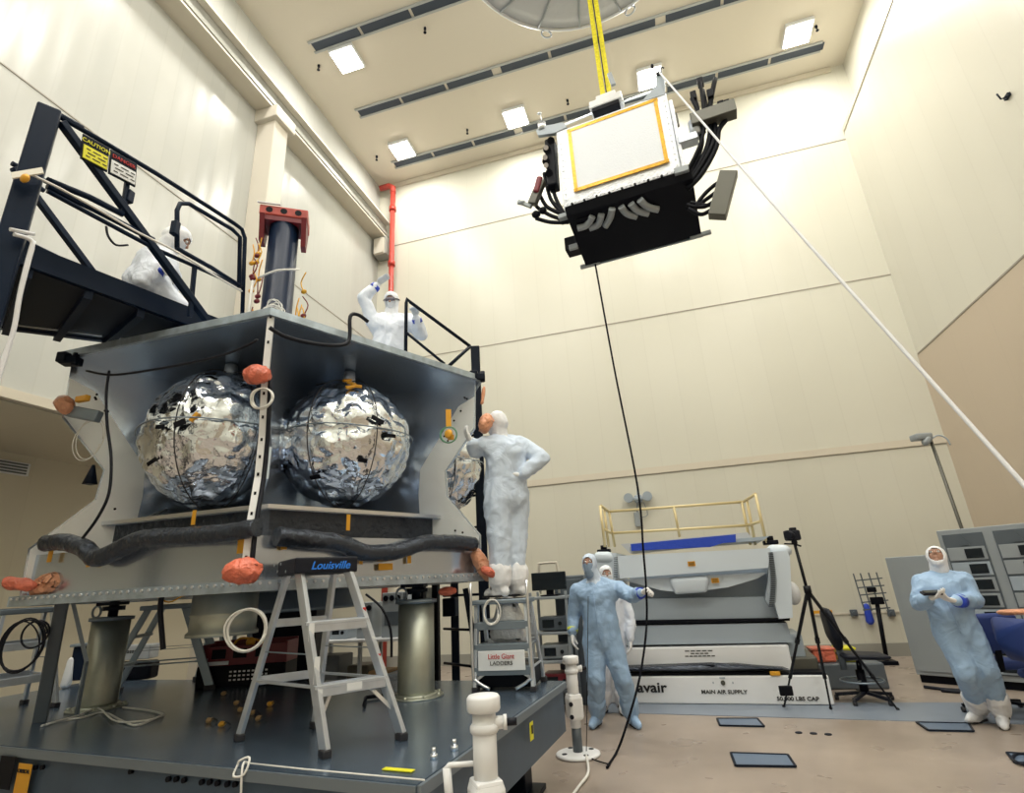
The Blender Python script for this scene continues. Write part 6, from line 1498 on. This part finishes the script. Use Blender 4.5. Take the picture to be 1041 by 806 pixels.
# wheeled thin stand against the back wall
p = P(899, 668, y=11.3); t = thing('antenna_stand', 'thin dark stand with a cluster of small prongs against the back wall', 'stand', (p.x, p.y, 0))
b = MB(); q_ = P(886, 612, y=11.3); b.cyl((p.x+.02, p.y, 0), (q_.x+.08, p.y, q_.z), .035, seg=10); b.box((p.x, p.y, .03), (.3, .3, .06), bev=.01); b.build('pole', 'blackish', t)
b = MB()
for k in range(5):
    z = q_.z-.12+k*.12; b.bar((q_.x-.16, p.y, z), (q_.x+.26, p.y, z+.02), .02); 
for k in (-.14, -.03, .1, .22): b.bar((q_.x+k, p.y, q_.z-.14), (q_.x+k-.03, p.y, q_.z+.48), .018)
b.build('prong_frame', 'rack_dark', t)
b = MB(); b.box((q_.x+.08, p.y-.03, q_.z+.02), (.2, .06, .12), bev=.01); b.box((q_.x+.04, p.y-.03, q_.z+.2), (.14, .06, .08), bev=.01); b.build('control_box', 'blackish', t)
# wall outlets
for px, py, lb in ((868, 623, 'left of the thin stand'), (906, 623, 'right of the thin stand')):
    p = P(px, py, y=YB-.03); b = MB(); b.box(p, (.12, .06, .12), bev=.01); b.cyl(p, p-V((0, .08, 0)), .035, seg=10)
    tag(b.build('wall_outlet', 'rack_dark'), 'small dark wall outlet '+lb, 'outlet')
p = P(883, 625, y=YB-.05); b = MB(); b.hull([(p+V((0, 0, .15)), .05), (p-V((0, 0, .1)), .07)]); tag(b.build('blue_bag', 'band_blue'), 'small blue item hanging on the wall between two outlets', 'bag')
for px, py, lb in ((835, 623, 'orange strip on the back wall left of the stool'),):
    p = P(px, py, y=YB-.01); b = MB(); b.box(p, (.38, .01, .09), bev=.002); tag(b.build('wall_sign', 'label_orange'), lb, 'sign')
b = MB(); b.box(P(873, 623, y=YB-.015), (1.5, .02, .03)); tag(b.build('wall_conduit', 'beam'), 'thin conduit running along the back wall to the outlets', 'conduit')
# bracket on the back wall above the machine
p = P(649, 507, y=YB-.08); t = thing('wall_camera', 'small grey twin lamp bracket on the back wall above the machine', 'wall fixture', p)
b = MB(); b.box(p, (.16, .1, .16), bev=.02); b.box(p+V((.0, -.05, 0)), (.5, .05, .06), bev=.01); b.build('bracket', 'machine_grey', t)
b = MB(); b.cyl(p+V((-.2, 0, .03)), p+V((-.2, -.16, .02)), .10, seg=16); b.cyl(p+V((.2, 0, .03)), p+V((.2, -.16, .02)), .10, seg=16); b.build('lamp_head', 'machine_grey', t)
b = MB(); b.box(P(648, 528, y=YB-.05), (.12, .08, .30), bev=.01); b.tube([P(648, 490, y=YB-.03), P(648, 535, y=YB-.03)], .02, seg=6); b.tube([p+V((.1, .02, -.08)), p+V((.15, .02, -.35)), P(651, 526, y=YB-.04)], .01, seg=6, spline=3); b.build('junction_box', 'rack_grey', t)
# yellow / orange crates on a dark trunk behind the stool
p = P(847, 668, y=9.4); tk = P(836, 668, y=9.4).z-.05; b = MB(); b.box((p.x+.05, 9.4, tk/2), (1.0, .5, tk-.006), bev=.02); tag(b.build('equipment_case', 'rack_dark'), 'low dark trunk behind the tripod and stool carrying two small crates', 'trunk')
for px, py, m_, lb, w_ in ((858, 660, 'label_yellow', 'yellow crate on the dark trunk behind the black stool', .22), (836, 668, 'orange_bag', 'orange crate on the dark trunk between tripod and stool', .3)):
    p = P(px, py, y=9.4); p.z = tk+.05; b = MB(); b.box((p.x, p.y, p.z+.03), (w_, .3, .16), bev=.03); b.box((p.x, p.y, p.z+.12), (w_*1.06, .32, .03), bev=.01); tag(b.build('crate', m_), lb, 'crate')

# ================================================================== BENCHES BEHIND THE PLATFORM
Yb = 7.6
def yb(px, py, dy=0): return P(px, py, y=Yb+dy)
a_, c_ = yb(308, 647), yb(425, 644); zt_ = .95
t = thing('work_bench', 'white topped bench crowded with instruments behind the steel platform', 'bench', ((a_.x+c_.x)/2, Yb+.35, 0))
b = MB(); b.box(((a_.x+c_.x)/2, Yb+.35, zt_), (c_.x-a_.x, .75, .04), bev=.008); b.build('bench_top', 'white_paint', t)
for x in (a_.x+.06, c_.x-.06, (a_.x+c_.x)/2):
    for y in (Yb+.05, Yb+.65): b = MB(); b.box((x, y, zt_/2), (.05, .05, zt_-.03), bev=.004); b.build('leg', 'rack_grey', t)
b = MB(); b.box(((a_.x+c_.x)/2, Yb+.4, .3), (c_.x-a_.x-.1, .6, .03)); b.build('lower_shelf', 'rack_dark', t)
L_ = c_.x-a_.x
for i, (f0, w_, h_, m_, lb, nm, cat, dt) in enumerate([
    (.06, .22, .16, 'rack_dark', 'dark instrument at the left end of the white topped bench', 'instrument', 'instrument', 'display'),
    (.27, .30, .22, 'machine_grey', 'low grey instrument near the left end of the bench', 'instrument', 'instrument', 'display'),
    (.50, .26, .50, 'rack_grey', 'tall grey instrument in the middle of the bench', 'instrument', 'instrument', 'dials'),
    (.74, .34, .62, 'rack_grey', 'tall pale cabinet with round dials on the bench', 'instrument', 'instrument', 'dials'),
    (.93, .30, .66, 'screen', 'black stack of small modules at the right end of the bench', 'instrument_stack', 'instrument', 'mod')]):
    x = a_.x+L_*f0; tt = thing(nm, lb, cat, (x, Yb+.3, zt_+.02))
    b = MB(); b.box((x, Yb+.3, zt_+.02+h_/2), (w_, .32, h_), bev=.012); b.build('case', m_, tt)
    if dt == 'dials':
        for k in range(3): b = MB(); b.cyl((x-w_*.3+k*w_*.3, Yb+.14, zt_+h_-.06), (x-w_*.3+k*w_*.3, Yb+.125, zt_+h_-.06), .04, seg=14); b.build('dial', 'blackish', tt)
        b = MB(); b.box((x, Yb+.137, zt_+h_*.45), (w_*.7, .01, h_*.3), bev=.003); b.build('panel', 'rack_dark', tt)
    elif dt == 'mod':
        for k in range(5): b = MB(); b.box((x, Yb+.135, zt_+.08+k*.12), (w_*.7, .012, .07), bev=.003); b.build('module_face', 'machine_white', tt)
    else:
        b = MB(); b.box((x-w_*.15, Yb+.137, zt_+.03+h_/2), (w_*.4, .01, h_*.5), bev=.003); b.build('display', 'screen', tt); b = MB(); b.cyl((x+w_*.25, Yb+.14, zt_+h_/2), (x+w_*.25, Yb+.12, zt_+h_/2), .025, seg=12); b.build('knob', 'blackish', tt)
for i, (f0, z, w_, h_, m_, lb) in enumerate([(.15, .33, .5, .42, 'rack_dark', 'dark case on the lower shelf at the left of the bench'), (.45, .33, .35, .28, 'olive', 'olive case on the lower bench shelf'), (.62, .33, .3, .2, 'wood', 'brown carton on the lower bench shelf'), (.88, .33, .22, .38, 'wood', 'upright cardboard tube box under the right end of the bench'), (.75, .33, .26, .16, 'machine_grey', 'grey tray on the lower bench shelf')]):
    x = a_.x+L_*f0; b = MB(); b.box((x, Yb+.35, z+h_/2), (w_, .4, h_), bev=.02); b.box((x, Yb+.15, z+h_*.7), (w_*.3, .02, .04), bev=.005); tag(b.build('storage_case', m_), lb, 'case')
# black hanging cables by the cylinder
b = MB(); b.tube([yb(372, 604, -.2), yb(388, 618, -.2), yb(397, 640, -.2), yb(398, 668, -.2)], .018, seg=6, spline=4); tag(b.build('cable', 'black_plastic'), 'black cable hanging down in front of the bench left of the grey cylinder', 'cable')
# black posts between cylinder and ladder
for px, lb, r_, y_ in ((443, 'thin black post right of the grey support cylinder', .05, 6.6), (428, 'black upright close behind the grey support cylinder', .06, 6.3)):
    q0 = P(px, 600, y=y_); b = MB(); b.box((q0.x, q0.y, 1.1), (r_*1.6, r_*1.6, 2.2), bev=.006); b.box((q0.x, q0.y, .02), (.3, .3, .04), bev=.006); tag(b.build('black_post', 'blackish'), lb, 'post')
# cart with black monitor
q0 = P(556, 600, y=7.7); q0 = V((q0.x, 7.7, 0)); t = thing('equipment_cart', 'grey wheeled cart with shelves between ladder and blue suited technician', 'cart', q0)
zt_ = P(556, 604, y=7.7).z; wA = (P(577, 604, y=7.7)-P(538, 604, y=7.7)).length
for z in (.25, .6, .95, zt_-.05): b = MB(); b.box((q0.x, 7.95, z), (wA, .5, .035), bev=.006); b.build('shelf', 'rack_grey' if z > .3 else 'rack_dark', t)
for s_ in (-1, 1):
    for y in (7.73, 8.17): b = MB(); b.box((q0.x+s_*(wA/2-.02), y, zt_/2+.04), (.035, .035, zt_-.02), bev=.004); l_ = b.build('post', 'rack_grey', t); b = MB(); b.cyl((q0.x+s_*(wA/2-.02)-.015, y, .045), (q0.x+s_*(wA/2-.02)+.015, y, .045), .045, seg=12); b.build('caster', 'dark_rubber', l_)
b = MB(); b.tube([(q0.x-wA*.35, 8.1, zt_), (q0.x-wA*.35, 8.1, zt_+.38), (q0.x-wA*.28, 8.1, zt_+.42), (q0.x+wA*.1, 8.1, zt_+.42), (q0.x+wA*.16, 8.1, zt_+.38), (q0.x+wA*.16, 8.1, zt_)], .018, seg=8, spline=3); b.build('push_handle', 'beam', t)
t = thing('monitor', 'flat black monitor on top of the grey cart', 'monitor', (q0.x, 7.85, zt_-.03)); b = MB(); b.box((q0.x, 7.86, zt_+.17), (wA*.92, .04, .24), bev=.01); b.build('display_panel', 'screen', t); b = MB(); b.box((q0.x, 7.9, zt_+.02), (.1, .06, .10)); b.box((q0.x, 7.9, zt_-.02), (.25, .2, .02), bev=.006); b.build('stand', 'blackish', t)
for k, (z, m_, lb) in enumerate(((.97, 'rack_dark', 'dark instrument on the upper shelf of the cart'), (.62, 'rack_grey', 'grey instrument on the middle shelf of the cart'), (.27, 'maroon', 'dark red box on the lowest shelf of the cart'))):
    t = thing('instrument', lb, 'instrument', (q0.x, 7.9, z)); b = MB(); b.box((q0.x+.03, 7.93, z+.10), (wA*.7, .34, .17), bev=.012); b.build('case', m_, t); b = MB(); b.box((q0.x-.03, 7.757, z+.10), (wA*.3, .012, .10), bev=.003); b.cyl((q0.x+wA*.25, 7.76, z+.1), (q0.x+wA*.25, 7.74, z+.1), .025, seg=10); b.build('front_panel', 'screen', t)
q2 = P(580, 585, y=8.4); b = MB(); b.box((q2.x, 8.4, q2.z/2+.0), (.45, .4, q2.z), bev=.02); b.box((q2.x, 8.19, q2.z-.16), (.36, .02, .22), bev=.01); tag(b.build('grey_cabinet', 'rack_dark'), 'dark grey cabinet behind the shoulder of the blue suited technician', 'cabinet')
